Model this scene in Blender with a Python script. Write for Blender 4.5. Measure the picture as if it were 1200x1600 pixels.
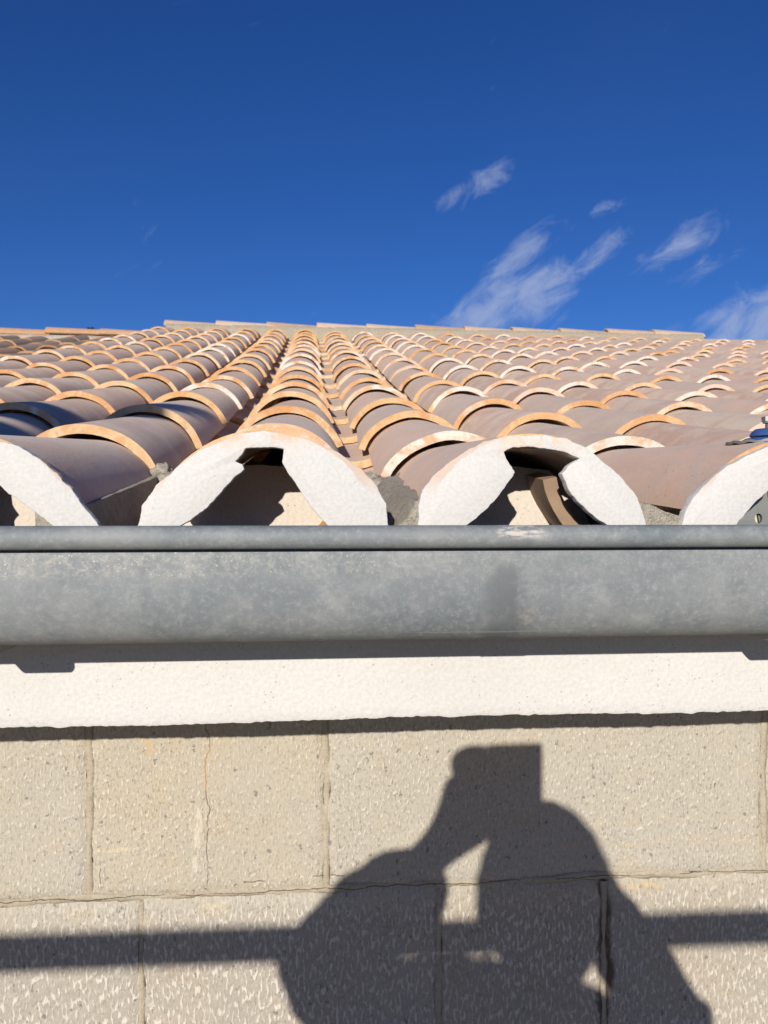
import bpy, bmesh, math, random
from mathutils import Vector, Matrix, noise

# ------------------------------------------------------------------ camera, sky, sun
scene = bpy.context.scene
for o in list(bpy.data.objects):
    bpy.data.objects.remove(o)
C = scene.collection

cam_data = bpy.data.cameras.new('camera')
cam = bpy.data.objects.new('camera', cam_data)
C.objects.link(cam)
cam.location = (0, 0, 0)                       # the phone's lens is the origin of the place
cam.rotation_euler = (math.radians(90), 0, math.radians(-5.2))
cam_data.sensor_fit = 'VERTICAL'
cam_data.sensor_height = 36
cam_data.lens = 36 * 1248 / 1600
cam_data.shift_y = -0.0019
cam_data.clip_start = 0.01
cam_data.clip_end = 3000
cam_data.dof.use_dof = True
cam_data.dof.focus_distance = 0.85
cam_data.dof.aperture_fstop = 16.0
scene.camera = cam

SUN = Vector((0.28, 1.0, -0.33))               # the way the light travels
sun_data = bpy.data.lights.new('sun', 'SUN')
sun_data.energy = 4.5
sun_data.angle = math.radians(0.53)
sun_data.color = (1.0, 0.93, 0.83)
sun = bpy.data.objects.new('sun', sun_data)
C.objects.link(sun)
sun.location = (-3, -8, 6)
sun.rotation_euler = SUN.to_track_quat('-Z', 'Y').to_euler()

world = bpy.data.worlds.new('World')
scene.world = world
world.use_nodes = True


def N(nt, kind, loc=(0, 0), **kw):
    n = nt.nodes.new(kind)
    for k, v in kw.items():
        if k.startswith('i_'):
            n.inputs[k[2:].replace('_', ' ')].default_value = v
        else:
            setattr(n, k, v)
    return n


def math_node(nt, op, a, b=None, c=None, clamp=False):
    n = nt.nodes.new('ShaderNodeMath')
    n.operation = op
    n.use_clamp = clamp
    for i, v in enumerate((a, b, c)):
        if v is None:
            continue
        if isinstance(v, (int, float)):
            n.inputs[i].default_value = v
        else:
            nt.links.new(v, n.inputs[i])
    return n.outputs[0]


def smooth(nt, v, lo, hi, a=0.0, b=1.0):
    n = nt.nodes.new('ShaderNodeMapRange')
    n.interpolation_type = 'SMOOTHSTEP'
    nt.links.new(v, n.inputs['Value'])
    n.inputs['From Min'].default_value = lo
    n.inputs['From Max'].default_value = hi
    n.inputs['To Min'].default_value = a
    n.inputs['To Max'].default_value = b
    return n.outputs['Result']


def mixc(nt, fac, a, b, mode='MIX'):
    n = nt.nodes.new('ShaderNodeMix')
    n.data_type = 'RGBA'
    n.blend_type = mode
    for s, v in ((0, fac), (6, a), (7, b)):
        if isinstance(v, (int, float)):
            n.inputs[s].default_value = v
        elif isinstance(v, tuple):
            n.inputs[s].default_value = v if len(v) == 4 else v + (1,)
        else:
            nt.links.new(v, n.inputs[s])
    return n.outputs[2]


wt = world.node_tree
wt.nodes.clear()
sky = wt.nodes.new('ShaderNodeTexSky')
sky.sky_type = 'NISHITA'
sky.sun_disc = False
sky.sun_elevation = math.radians(17.6)
sky.sun_rotation = math.radians(195.6)
sky.altitude = 900
sky.air_density = 1.0
sky.dust_density = 0.15
sky.ozone_density = 3.0
hs = wt.nodes.new('ShaderNodeHueSaturation')
hs.inputs['Saturation'].default_value = 1.18
hs.inputs['Value'].default_value = 1.0
wt.links.new(sky.outputs[0], hs.inputs['Color'])
tc = wt.nodes.new('ShaderNodeTexCoord')
sep = wt.nodes.new('ShaderNodeSeparateXYZ')
wt.links.new(tc.outputs['Generated'], sep.inputs[0])
# high cloud: directions projected on a level sheet of air, streaked by the wind
zz = math_node(wt, 'ADD', sep.outputs[2], 0.10)
px_ = math_node(wt, 'DIVIDE', sep.outputs[0], zz)
py_ = math_node(wt, 'DIVIDE', sep.outputs[1], zz)
comb = wt.nodes.new('ShaderNodeCombineXYZ')
wt.links.new(px_, comb.inputs[0]); wt.links.new(py_, comb.inputs[1])


def wisps(scale, rot, sx, sy, detail, rough, dist, seed):
    m = wt.nodes.new('ShaderNodeMapping')
    m.vector_type = 'POINT'
    m.inputs['Rotation'].default_value = (0, math.radians(rot), 0)
    m.inputs['Scale'].default_value = (sx, 1, sy)
    m.inputs['Location'].default_value = (seed, seed * .37, seed)
    rr_ = wt.nodes.new('ShaderNodeMapping')
    rr_.inputs['Rotation'].default_value = (0, math.radians(rot), 0)
    m.inputs['Rotation'].default_value = (0, 0, 0)
    wt.links.new(tc.outputs['Generated'], rr_.inputs[0])
    wt.links.new(rr_.outputs[0], m.inputs[0])
    n = wt.nodes.new('ShaderNodeTexNoise')
    n.inputs['Scale'].default_value = scale
    n.inputs['Detail'].default_value = detail
    n.inputs['Roughness'].default_value = rough
    n.inputs['Distortion'].default_value = dist
    wt.links.new(m.outputs[0], n.inputs['Vector'])
    return n.outputs['Fac']


streak = wisps(9.0, 34, .50, 1.25, 12, .62, .9, 4.3)
fine = wisps(34.0, 38, .38, 1.2, 8, .66, .9, 11.0)
dens = math_node(wt, 'ADD', math_node(wt, 'MULTIPLY', streak, 1.45), math_node(wt, 'MULTIPLY', fine, 1.15))
dens = math_node(wt, 'SUBTRACT', dens, .93)


def blob(cx, cy, ang, rx, ry, w):
    """cloud bank centred on a compass direction: cx = X/Y, cy = Z/Y of the direction, stretched along ang"""
    ux = math_node(wt, 'SUBTRACT', math_node(wt, 'DIVIDE', sep.outputs[0], math_node(wt, 'MAXIMUM', sep.outputs[1], .01)), cx)
    uz = math_node(wt, 'SUBTRACT', math_node(wt, 'DIVIDE', sep.outputs[2], math_node(wt, 'MAXIMUM', sep.outputs[1], .01)), cy)
    ca, sa = math.cos(math.radians(ang)), math.sin(math.radians(ang))
    p = math_node(wt, 'ADD', math_node(wt, 'MULTIPLY', ux, ca / rx), math_node(wt, 'MULTIPLY', uz, sa / rx))
    q = math_node(wt, 'ADD', math_node(wt, 'MULTIPLY', ux, -sa / ry), math_node(wt, 'MULTIPLY', uz, ca / ry))
    d = math_node(wt, 'SQRT', math_node(wt, 'ADD', math_node(wt, 'MULTIPLY', p, p), math_node(wt, 'MULTIPLY', q, q)))
    return smooth(wt, d, 1.0, 0.0, 0.0, w)


banks = [blob(.205, .412, 33, .115, .036, .72),
         blob(.175, .385, 33, .050, .024, .48),
         blob(.225, .250, 28, .130, .060, .58),
         blob(.300, .285, 24, .150, .058, .58),
         blob(.275, .335, 34, .120, .036, .54),
         blob(.375, .335, 38, .130, .038, .68),
         blob(.385, .392, 20, .080, .022, .56),
         blob(.480, .350, 28, .150, .040, .64),
         blob(.500, .305, 24, .120, .036, .48),
         blob(.590, .250, 26, .240, .085, .80),
         blob(.700, .300, 34, .200, .080, .74),
         blob(1.10, .42, 28, .500, .160, .62)]
acc = banks[0]
for b_ in banks[1:]:
    acc = math_node(wt, 'MAXIMUM', acc, b_)
cover = smooth(wt, math_node(wt, 'ADD', dens, acc), .64, 1.30, 0.0, .62)
veil = smooth(wt, wisps(.7, 30, 1, 1.6, 4, .5, .4, 2.0), .45, .8, 0.0, .05)
cover = math_node(wt, 'ADD', cover, veil, clamp=True)
cloudcol = N(wt, 'ShaderNodeRGB'); cloudcol.outputs[0].default_value = (4.9, 5.7, 7.9, 1)
tint = mixc(wt, 1.0, hs.outputs[0], (.40, .585, .99), 'MULTIPLY')
skymix = mixc(wt, cover, tint, cloudcol.outputs[0])
bg = wt.nodes.new('ShaderNodeBackground')
bg.inputs['Strength'].default_value = 0.074
wt.links.new(skymix, bg.inputs['Color'])
wo = wt.nodes.new('ShaderNodeOutputWorld')
wt.links.new(bg.outputs[0], wo.inputs[0])

scene.view_settings.view_transform = 'Standard'
scene.view_settings.look = 'None'
scene.view_settings.exposure = 0.22
scene.view_settings.gamma = 1.0
scene.view_settings.use_curve_mapping = False

# ------------------------------------------------------------------ materials


class Mat:
    def __init__(self, name, rough=.8, metallic=0.0, spec=.5):
        self.m = bpy.data.materials.new(name)
        self.m.use_nodes = True
        self.nt = self.m.node_tree
        self.b = self.nt.nodes['Principled BSDF']
        self.b.inputs['Roughness'].default_value = rough
        self.b.inputs['Metallic'].default_value = metallic
        self.b.inputs['Specular IOR Level'].default_value = spec
        self.tc = self.nt.nodes.new('ShaderNodeTexCoord')
        self.geo = self.nt.nodes.new('ShaderNodeNewGeometry')

    def pos(self, scale=(1, 1, 1), rot=(0, 0, 0), space='world', loc=(0, 0, 0)):
        m = self.nt.nodes.new('ShaderNodeMapping')
        m.inputs['Scale'].default_value = scale
        m.inputs['Rotation'].default_value = rot
        m.inputs['Location'].default_value = loc
        self.nt.links.new(self.geo.outputs['Position'] if space == 'world' else self.tc.outputs['Object'], m.inputs[0])
        return m.outputs[0]

    def noise(self, scale, detail=4, rough=.55, vec=None, dist=0.0):
        n = self.nt.nodes.new('ShaderNodeTexNoise')
        n.inputs['Scale'].default_value = scale
        n.inputs['Detail'].default_value = detail
        n.inputs['Roughness'].default_value = rough
        n.inputs['Distortion'].default_value = dist
        self.nt.links.new(vec if vec is not None else self.pos(), n.inputs['Vector'])
        return n.outputs['Fac']

    def voronoi(self, scale, vec=None, feature='F1', rnd=1.0):
        n = self.nt.nodes.new('ShaderNodeTexVoronoi')
        n.feature = feature
        n.inputs['Scale'].default_value = scale
        n.inputs['Randomness'].default_value = rnd
        self.nt.links.new(vec if vec is not None else self.pos(), n.inputs['Vector'])
        return n

    def ramp(self, fac, stops, interp='LINEAR'):
        r = self.nt.nodes.new('ShaderNodeValToRGB')
        r.color_ramp.interpolation = interp
        e = r.color_ramp.elements
        while len(e) < len(stops):
            e.new(.5)
        for el, (p, c) in zip(e, stops):
            el.position = p
            el.color = c if len(c) == 4 else c + (1,)
        self.nt.links.new(fac, r.inputs[0])
        return r.outputs[0]

    def color(self, c):
        if isinstance(c, tuple):
            self.b.inputs['Base Color'].default_value = c if len(c) == 4 else c + (1,)
        else:
            self.nt.links.new(c, self.b.inputs['Base Color'])

    def rough(self, r):
        self.nt.links.new(r, self.b.inputs['Roughness'])

    def bump(self, h, strength=.4, dist=.002):
        n = self.nt.nodes.new('ShaderNodeBump')
        n.inputs['Strength'].default_value = strength
        n.inputs['Distance'].default_value = dist
        self.nt.links.new(h, n.inputs['Height'])
        self.nt.links.new(n.outputs[0], self.b.inputs['Normal'])

    def rnd(self, salt=1.0):
        """a number of its own for every tile, whether it is an object or an island of a joined mesh"""
        oi = self.nt.nodes.new('ShaderNodeObjectInfo')
        a = math_node(self.nt, 'ADD', oi.outputs['Random'], self.geo.outputs['Random Per Island'])
        a = math_node(self.nt, 'MULTIPLY', a, 7.31 * salt)
        return math_node(self.nt, 'FRACT', a)

    def M(self, op, a, b=None, c=None, clamp=False):
        return math_node(self.nt, op, a, b, c, clamp)


def tile_body(name, ramp, rough=.52, dark=1.0):
    t = Mat(name, rough=rough, spec=.2)
    r = t.rnd()
    r2 = t.rnd(3.3)
    v = t.pos()
    n1 = t.noise(8, 5, .62, v, .8)
    n2 = t.noise(34, 6, .68, t.pos((1, .35, 1)))
    n3 = t.noise(420, 3, .6, v)
    n4 = t.noise(15, 5, .7, t.pos((1, .5, 1), loc=(5, 2, 1)), .5)
    base = t.ramp(t.M('ADD', t.M('MULTIPLY', r, .82), t.M('MULTIPLY', smooth(t.nt, n1, .3, .7), .18)), ramp)
    # flashing of the kiln: rusty, tan and smoke grey patches that wander over each tile
    c = mixc(t.nt, t.M('MULTIPLY', smooth(t.nt, n4, .46, .66), t.M('ADD', .20, t.M('MULTIPLY', r2, .55))), base, (.62 * dark, .40 * dark, .28 * dark))
    c = mixc(t.nt, smooth(t.nt, n4, .50, .30, 0, .28), c, (.57 * dark, .48 * dark, .40 * dark))
    c = mixc(t.nt, smooth(t.nt, n2, .52, .74, 0, .38), c, (.64 * dark, .52 * dark, .43 * dark))
    c = mixc(t.nt, smooth(t.nt, n2, .46, .28, 0, .32), c, (.42 * dark, .335 * dark, .29 * dark))
    # lime bloom and dust in streaks down the slope
    dust = smooth(t.nt, t.noise(85, 6, .72, t.pos((1, .12, 1), loc=(3, 1, 0)), .3), .55, .75, 0, .35)
    c = mixc(t.nt, dust, c, (.66, .59, .52))
    sp = t.voronoi(85, v)
    spot = t.M('MULTIPLY', smooth(t.nt, t.M('ADD', sp.outputs['Distance'], t.M('MULTIPLY', n3, .12)), .20, .12), t.M('GREATER_THAN', t.noise(20, 2, .5, v), .60))
    c = mixc(t.nt, t.M('MULTIPLY', spot, .8), c, (.74, .68, .62))
    sp2 = t.voronoi(120, t.pos(loc=(4, 4, 4)))
    pore = t.M('MULTIPLY', smooth(t.nt, sp2.outputs['Distance'], .16, .08), t.M('GREATER_THAN', n2, .52))
    c = mixc(t.nt, t.M('MULTIPLY', pore, .6), c, (.16, .12, .10))
    c = mixc(t.nt, smooth(t.nt, n3, .3, .7, 0, .20), c, (.26, .20, .17))
    t.color(c)
    t.rough(smooth(t.nt, n2, .3, .7, rough - .04, rough + .2))
    t.b.inputs['Sheen Weight'].default_value = .14 * dark      # dusty film on the clay
    t.b.inputs['Sheen Roughness'].default_value = .6
    t.b.inputs['Sheen Tint'].default_value = (1, .93, .85, 1)
    h = t.M('ADD', t.M('MULTIPLY', n2, 1.0), t.M('MULTIPLY', n3, .30))
    h = t.M('ADD', h, t.M('SUBTRACT', t.M('MULTIPLY', spot, .3), t.M('MULTIPLY', pore, .5)))
    t.bump(h, .5, .0018)
    return t.m


def tile_lip(name, stops, right_white=False):
    t = Mat(name, rough=.85, spec=.2)
    r = t.rnd(1.7)
    n = t.noise(19, 4, .6, None, .5)
    base = t.ramp(t.M('ADD', t.M('MULTIPLY', r, .80), t.M('MULTIPLY', smooth(t.nt, n, .3, .7), .20)), stops)
    n2 = t.noise(160, 5, .7)
    if right_white:
        # the loads of tiles laid to the right were lime-washed or pale pink at their ends more often
        sp = t.nt.nodes.new('ShaderNodeSeparateXYZ')
        t.nt.links.new(t.geo.outputs['Position'], sp.inputs[0])
        share = smooth(t.nt, sp.outputs[0], .12, .55, .06, .58)
        r3 = t.rnd(5.1)
        pale = t.M('LESS_THAN', r3, share)
        wash = smooth(t.nt, t.noise(24, 4, .65, t.pos(loc=(6, 6, 6))), .34, .56)
        base = mixc(t.nt, t.M('MULTIPLY', t.M('MULTIPLY', pale, wash), .9), base, mixc(t.nt, t.M('GREATER_THAN', t.rnd(8.7), .45), (.66, .50, .42), (.68, .63, .58)))
    base = mixc(t.nt, smooth(t.nt, n2, .5, .75, 0, .20), base, (.42, .22, .11))
    base = mixc(t.nt, smooth(t.nt, t.noise(75, 5, .7, t.pos(loc=(8, 1, 2))), .56, .70, 0, .45), base, (.33, .24, .17))
    base = mixc(t.nt, smooth(t.nt, t.noise(60, 4, .6), .6, .75, 0, .4), base, (.72, .58, .42))
    t.color(base)
    t.bump(n2, .6, .0022)
    return t.m


BODY = [(0.0, (0.453, 0.325, 0.248)), (.16, (0.659, 0.497, 0.383)), (.30, (0.556, 0.439, 0.348)), (.44, (0.700, 0.449, 0.318)), (.58, (0.659, 0.535, 0.413)), (.70, (0.536, 0.329, 0.231)), (.82, (0.742, 0.573, 0.426)), (.91, (0.649, 0.406, 0.283)), (1, (0.515, 0.392, 0.304))]
M_BODY = tile_body('glazed_clay', BODY)
M_LIP = tile_lip('fired_clay_edge', [(0.0, (.62, .45, .26)), (.14, (.56, .31, .145)), (.26, (.62, .46, .28)), (.38, (.52, .265, .115)), (.50, (.60, .41, .22)), (.62, (.56, .30, .14)), (.74, (.66, .53, .38)), (.84, (.58, .36, .21)), (.92, (.72, .65, .58)), (1.0, (.66, .50, .33))], True)
M_OLD = tile_body('weathered_clay', [(0.0, (.17, .12, .095)), (.4, (.24, .16, .12)), (.7, (.36, .18, .11)), (1, (.23, .19, .16))], .8, .55)
M_OLDLIP = tile_lip('weathered_clay_edge', [(0.0, (.30, .17, .08)), (.5, (.50, .27, .12)), (1.0, (.40, .30, .2))])
M_CAP = tile_body('ridge_clay', [(0.0, (.44, .28, .16)), (.4, (.52, .37, .25)), (.75, (.58, .48, .38)), (1, (.46, .27, .16))], .75)
M_OLDCAP = tile_body('orange_clay', [(0.0, (.50, .26, .11)), (.6, (.56, .30, .13)), (1, (.48, .28, .15))], .75)


def plaster(name, col, col2, grain=330, strength=.55, dirt=.12):
    t = Mat(name, rough=.92, spec=.15)
    n1 = t.noise(5, 4, .6)
    n2 = t.noise(grain, 3, .6)
    n3 = t.noise(grain * .33, 4, .6)
    v = t.voronoi(grain * .6)
    c = mixc(t.nt, smooth(t.nt, n1, .35, .65), col, col2)
    c = mixc(t.nt, smooth(t.nt, n2, .62, .36, 0, .20), c, tuple(x * .62 for x in col))
    pits = t.M('MULTIPLY', smooth(t.nt, t.voronoi(210).outputs['Distance'], .20, .09), smooth(t.nt, t.noise(41, 3, .6), .50, .60))
    c = mixc(t.nt, t.M('MULTIPLY', pits, .6), c, (.25, .22, .19))
    st = smooth(t.nt, t.noise(11, 6, .7, t.pos((1, 1, .6))), .56, .8, 0, dirt)
    c = mixc(t.nt, st, c, (.52, .42, .32))
    t.color(c)
    h = t.M('ADD', t.M('MULTIPLY', n2, .6), t.M('ADD', t.M('MULTIPLY', n3, .30), t.M('MULTIPLY', v.outputs['Distance'], .6)))
    h = t.M('SUBTRACT', h, t.M('MULTIPLY', pits, .8))
    t.bump(h, strength, .0016)
    return t.m


M_BAND = plaster('cream_render', (.585, .57, .545), (.61, .60, .58), 300, .40)
M_PLUG = plaster('cream_plaster', (.60, .53, .45), (.62, .565, .49), 330, .5)


def collar_mat():
    t = Mat('white_plaster', rough=.92, spec=.15)
    n2 = t.noise(300, 3, .6)
    n3 = t.noise(95, 5, .62)
    n4 = t.noise(34, 5, .7, None, .4)
    c = mixc(t.nt, smooth(t.nt, n2, .62, .35, 0, .22), (.605, .595, .57), (.41, .395, .37))
    # where the coat wore thin near the crown the clay edge shows through
    sp = t.nt.nodes.new('ShaderNodeSeparateXYZ')
    t.nt.links.new(t.tc.outputs['Object'], sp.inputs[0])
    hi = smooth(t.nt, sp.outputs[2], -.026, -.004)
    near = smooth(t.nt, t.M('ABSOLUTE', sp.outputs[0]), .05, .022)
    worn = t.M('MULTIPLY', t.M('MULTIPLY', hi, near), smooth(t.nt, n4, .38, .56), clamp=True)
    c = mixc(t.nt, t.M('MULTIPLY', worn, .85), c, mixc(t.nt, smooth(t.nt, n3, .4, .6), (.66, .42, .30), (.70, .55, .44)))
    spz = t.nt.nodes.new('ShaderNodeVectorMath'); spz.operation = 'ADD'
    t.nt.links.new(t.tc.outputs['Object'], spz.inputs[0]); spz.inputs[1].default_value = (0, 0, .1015)
    flat = t.nt.nodes.new('ShaderNodeVectorMath'); flat.operation = 'MULTIPLY'
    t.nt.links.new(spz.outputs[0], flat.inputs[0]); flat.inputs[1].default_value = (1, 0, 1)
    ln = t.nt.nodes.new('ShaderNodeVectorMath'); ln.operation = 'LENGTH'
    t.nt.links.new(flat.outputs[0], ln.inputs[0])
    rim = smooth(t.nt, t.M('ADD', ln.outputs['Value'], t.M('MULTIPLY', t.M('SUBTRACT', n3, .5), .006)), .0996, .1012)
    rim = t.M('MULTIPLY', rim, smooth(t.nt, sp.outputs[2], -.060, -.035))
    c = mixc(t.nt, t.M('MULTIPLY', rim, .65), c, (.56, .39, .29))
    grime = smooth(t.nt, t.noise(13, 6, .72, t.pos(loc=(2, 0, 3)), .4), .55, .75, 0, .30)
    c = mixc(t.nt, grime, c, (.50, .44, .37))
    rag = t.M('MULTIPLY', smooth(t.nt, t.noise(46, 5, .7, t.pos(loc=(9, 0, 3))), .64, .70), smooth(t.nt, t.noise(9, 2, .5, t.pos(loc=(1, 0, 7))), .50, .58))
    c = mixc(t.nt, t.M('MULTIPLY', rag, .8), c, (.60, .42, .31))
    t.color(c)
    pits = t.M('MULTIPLY', smooth(t.nt, t.voronoi(105).outputs['Distance'], .15, .05), smooth(t.nt, t.noise(27, 2, .5), .57, .63))
    t.bump(t.M('SUBTRACT', t.M('ADD', t.M('MULTIPLY', n2, 1.0), t.M('MULTIPLY', n3, .6)), t.M('ADD', pits, t.M('MULTIPLY', worn, .5))), .42, .0015)
    return t.m


M_COLLAR = collar_mat()


def mortar_mat(name, a, b, crack_z=None):
    t = Mat(name, rough=.95, spec=.1)
    n = t.noise(70, 6, .7)
    n2 = t.noise(420, 4, .7)
    c = mixc(t.nt, smooth(t.nt, n, .35, .65), a, b)
    c = mixc(t.nt, smooth(t.nt, n2, .5, .7, 0, .6), c, tuple(x * .45 for x in a))
    if crack_z is not None:
        sp = t.nt.nodes.new('ShaderNodeSeparateXYZ')
        t.nt.links.new(t.geo.outputs['Position'], sp.inputs[0])
        w = t.M('MULTIPLY', t.M('SUBTRACT', t.noise(22, 5, .65), .5), .014)
        d = t.M('ABSOLUTE', t.M('SUBTRACT', t.M('ADD', sp.outputs[2], w), crack_z))
        k = t.M('MULTIPLY', smooth(t.nt, d, .0010, .0003), smooth(t.nt, t.noise(18, 3, .6, t.pos(loc=(5, 5, 5))), .38, .48))
        c = mixc(t.nt, t.M('MULTIPLY', k, .85), c, (.10, .08, .06))
    t.color(c)
    t.bump(t.M('ADD', t.M('MULTIPLY', n, 1.4), n2), 1.0 if crack_z is None else .5, .004)
    return t.m


M_MORTAR = mortar_mat('grey_mortar', (.42, .38, .31), (.54, .49, .41))
M_RIDGE = mortar_mat('ridge_mortar', (.36, .31, .23), (.44, .39, .30))
M_LIME = mortar_mat('lime_mortar', (.50, .44, .35), (.62, .56, .46))


def stone_mat():
    t = Mat('bush_hammered_stone', rough=.93, spec=.12)
    nt = t.nt
    sp = nt.nodes.new('ShaderNodeSeparateXYZ')
    nt.links.new(t.geo.outputs['Position'], sp.inputs[0])
    X, Z = sp.outputs[0], sp.outputs[2]
    oi = nt.nodes.new('ShaderNodeObjectInfo')
    big = t.noise(3.2, 4, .55)
    mid = t.noise(16, 5, .6)
    grain = t.noise(420, 4, .65)
    tone = t.ramp(t.M('ADD', t.M('MULTIPLY', oi.outputs['Random'], .5), t.M('MULTIPLY', big, .6)),
                  [(.15, (0.387, 0.337, 0.250)), (.45, (0.420, 0.378, 0.302)), (.7, (0.420, 0.389, 0.328)), (.95, (0.436, 0.383, 0.289))])
    c = mixc(nt, smooth(nt, mid, .5, .75, 0, .45), tone, (.46, .36, .23))
    c = mixc(nt, smooth(nt, mid, .5, .28, 0, .35), c, (.36, .335, .30))
    # strokes of the bush hammer: short slanted tooth marks, paler than the skin of the stone
    def strokes(sx, sz, tilt, lo, hi, salt):
        m = nt.nodes.new('ShaderNodeMapping')
        m.inputs['Rotation'].default_value = (0, math.radians(tilt), 0)
        m.inputs['Scale'].default_value = (sx, 1, sz)
        m.inputs['Location'].default_value = (salt, salt, 0)
        nt.links.new(t.geo.outputs['Position'], m.inputs[0])
        return smooth(nt, t.noise(1.0, .6, .4, m.outputs[0], 0.0), lo, hi)
    low = smooth(nt, Z, -.46, -.51)                     # the lower course is worked more deeply
    patch = smooth(nt, t.noise(6, 3, .6), .30, .60, .60, 1.0)
    coarse = t.M('MULTIPLY', strokes(270, 92, 10, .51, .65, 3.0), t.M('MULTIPLY', low, patch))
    small = t.M('MULTIPLY', strokes(360, 150, 12, .52, .74, 8.0), t.M('MULTIPLY', patch, smooth(nt, Z, -.46, -.51, .80, .25)))
    mark = t.M('MAXIMUM', coarse, small)
    c = mixc(nt, smooth(nt, Z, -.47, -.52, 0, .35), c, (.31, .265, .225))
    c = mixc(nt, t.M('MULTIPLY', mark, .85), c, (.64, .60, .52))
    dent = t.M('MULTIPLY', strokes(350, 160, 9, .54, .74, 21.0), t.M('MULTIPLY', patch, smooth(nt, Z, -.46, -.51, .55, .50)))
    c = mixc(nt, dent, c, (.27, .24, .20))
    speck = t.noise(210, 4, .75)
    c = mixc(nt, smooth(nt, speck, .52, .70, 0, .55), c, (.26, .235, .20))
    c = mixc(nt, smooth(nt, speck, .47, .30, 0, .40), c, (.55, .52, .46))
    pore = t.M('MULTIPLY', smooth(nt, t.noise(330, 2, .6, t.pos((1, 1, .6), loc=(4, 4, 0))), .63, .69), smooth(nt, t.noise(28, 3, .6), .42, .60))
    c = mixc(nt, t.M('MULTIPLY', pore, .7), c, (.15, .13, .115))
    # dark inclusions and holes
    v2 = t.voronoi(80, t.pos((1, .01, .7)))
    rc2 = nt.nodes.new('ShaderNodeSeparateColor')
    nt.links.new(v2.outputs['Color'], rc2.inputs[0])
    jag = t.noise(190, 2, .6)
    pit = t.M('MULTIPLY', smooth(nt, t.M('ADD', v2.outputs['Distance'], t.M('MULTIPLY', jag, 1.2)), .72, .64), t.M('GREATER_THAN', rc2.outputs[0], .42))
    v3 = t.voronoi(25, t.pos((1.0, .01, .8)))
    rc3 = nt.nodes.new('ShaderNodeSeparateColor')
    nt.links.new(v3.outputs['Color'], rc3.inputs[0])
    pit2 = t.M('MULTIPLY', smooth(nt, t.M('ADD', v3.outputs['Distance'], t.M('MULTIPLY', jag, .75)), .46, .43), t.M('GREATER_THAN', rc3.outputs[1], .60))
    pits = t.M('MAXIMUM', pit, pit2)
    c = mixc(nt, t.M('MULTIPLY', pits, .72), c, (.17, .155, .15))

    # cracks and rusty veins, each where it runs: along = the coordinate it follows, off = the other one
    def line(along, off, at, a0, a1, width, wob_, salt, freq=16):
        w = t.M('MULTIPLY', t.M('SUBTRACT', t.noise(freq, 4, .65, t.pos(loc=(salt, 0, salt))), .5), wob_)
        d = t.M('ABSOLUTE', t.M('SUBTRACT', t.M('ADD', off, w), at))
        m = smooth(nt, d, width, width * .3)
        return t.M('MULTIPLY', m, t.M('MULTIPLY', smooth(nt, along, a0, a0 + .006), smooth(nt, along, a1, a1 - .006)))
    cracks = None
    for q in ((Z, X, -.1275, -.462, -.250, .0009, .030, 1.0), (Z, X, -.253, -.462, -.415, .0007, .02, 2.0), (X, Z, -.4525, .0, .045, .0009, .02, 3.0),
              (Z, X, .163, -.70, -.475, .0008, .02, 4.0), (X, Z, -.455, -.10, -.05, .0008, .02, 6.0), (Z, X, -.62, -.46, -.25, .0009, .03, 7.0), (Z, X, .80, -.46, -.3, .0009, .03, 9.0)):
        k_ = line(*q)
        cracks = k_ if cracks is None else t.M('MAXIMUM', cracks, k_)
    cracks = t.M('MULTIPLY', cracks, smooth(nt, t.noise(40, 3, .6), .40, .52))
    c = mixc(nt, t.M('MULTIPLY', cracks, .85), c, (.14, .105, .08))
    for q, colr in (((Z, X, -.128, -.345, -.275, .0050, .034, 1.0), (.50, .36, .22)), ((X, Z, -.412, -.268, -.200, .0030, .022, 5.0), (.70, .58, .38)), ((Z, X, -.139, -.445, -.36, .0050, .030, 1.6), (.66, .60, .50)),
                    ((X, Z, -.428, .30, .60, .0016, .03, 8.0), (.55, .40, .22)), ((X, Z, -.400, .36, .58, .0012, .03, 11.0), (.55, .40, .22)), ((Z, X, -.20, -.31, -.27, .010, .05, 12.0), (.52, .36, .18)),
                    ((X, Z, -.485, -.14, -.10, .012, .05, 13.0), (.60, .50, .32)), ((X, Z, -.484, .38, .45, .006, .04, 14.0), (.60, .42, .22))):
        vk = t.M('MULTIPLY', line(*q), smooth(nt, t.noise(75, 4, .7), .40, .56))
        c = mixc(nt, t.M('MULTIPLY', vk, .5), c, colr)
    crack = cracks
    # brown water stain down the joint right of the middle
    dx = t.M('ABSOLUTE', t.M('SUBTRACT', t.M('ADD', X, t.M('MULTIPLY', t.M('SUBTRACT', mid, .5), .03)), .3725))
    stain = t.M('MULTIPLY', smooth(nt, t.M('ADD', dx, t.M('MULTIPLY', grain, .006)), .013, .006), smooth(nt, Z, -.462, -.486))
    c = mixc(nt, t.M('MULTIPLY', stain, .85), c, (.075, .045, .030))
    t.color(c)
    h = t.M('ADD', t.M('MULTIPLY', mark, 1.3), t.M('ADD', t.M('MULTIPLY', grain, .35), t.M('MULTIPLY', mid, 1.0)))
    h = t.M('SUBTRACT', h, t.M('MULTIPLY', dent, .8))
    h = t.M('SUBTRACT', h, t.M('ADD', t.M('MULTIPLY', pits, .7), t.M('MULTIPLY', crack, 1.5)))
    t.bump(h, .45, .0022)
    return t.m


M_STONE = stone_mat()
M_JOINT = mortar_mat('stone_joint_mortar', (.40, .345, .262), (.455, .405, .315), -.4690)


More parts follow.
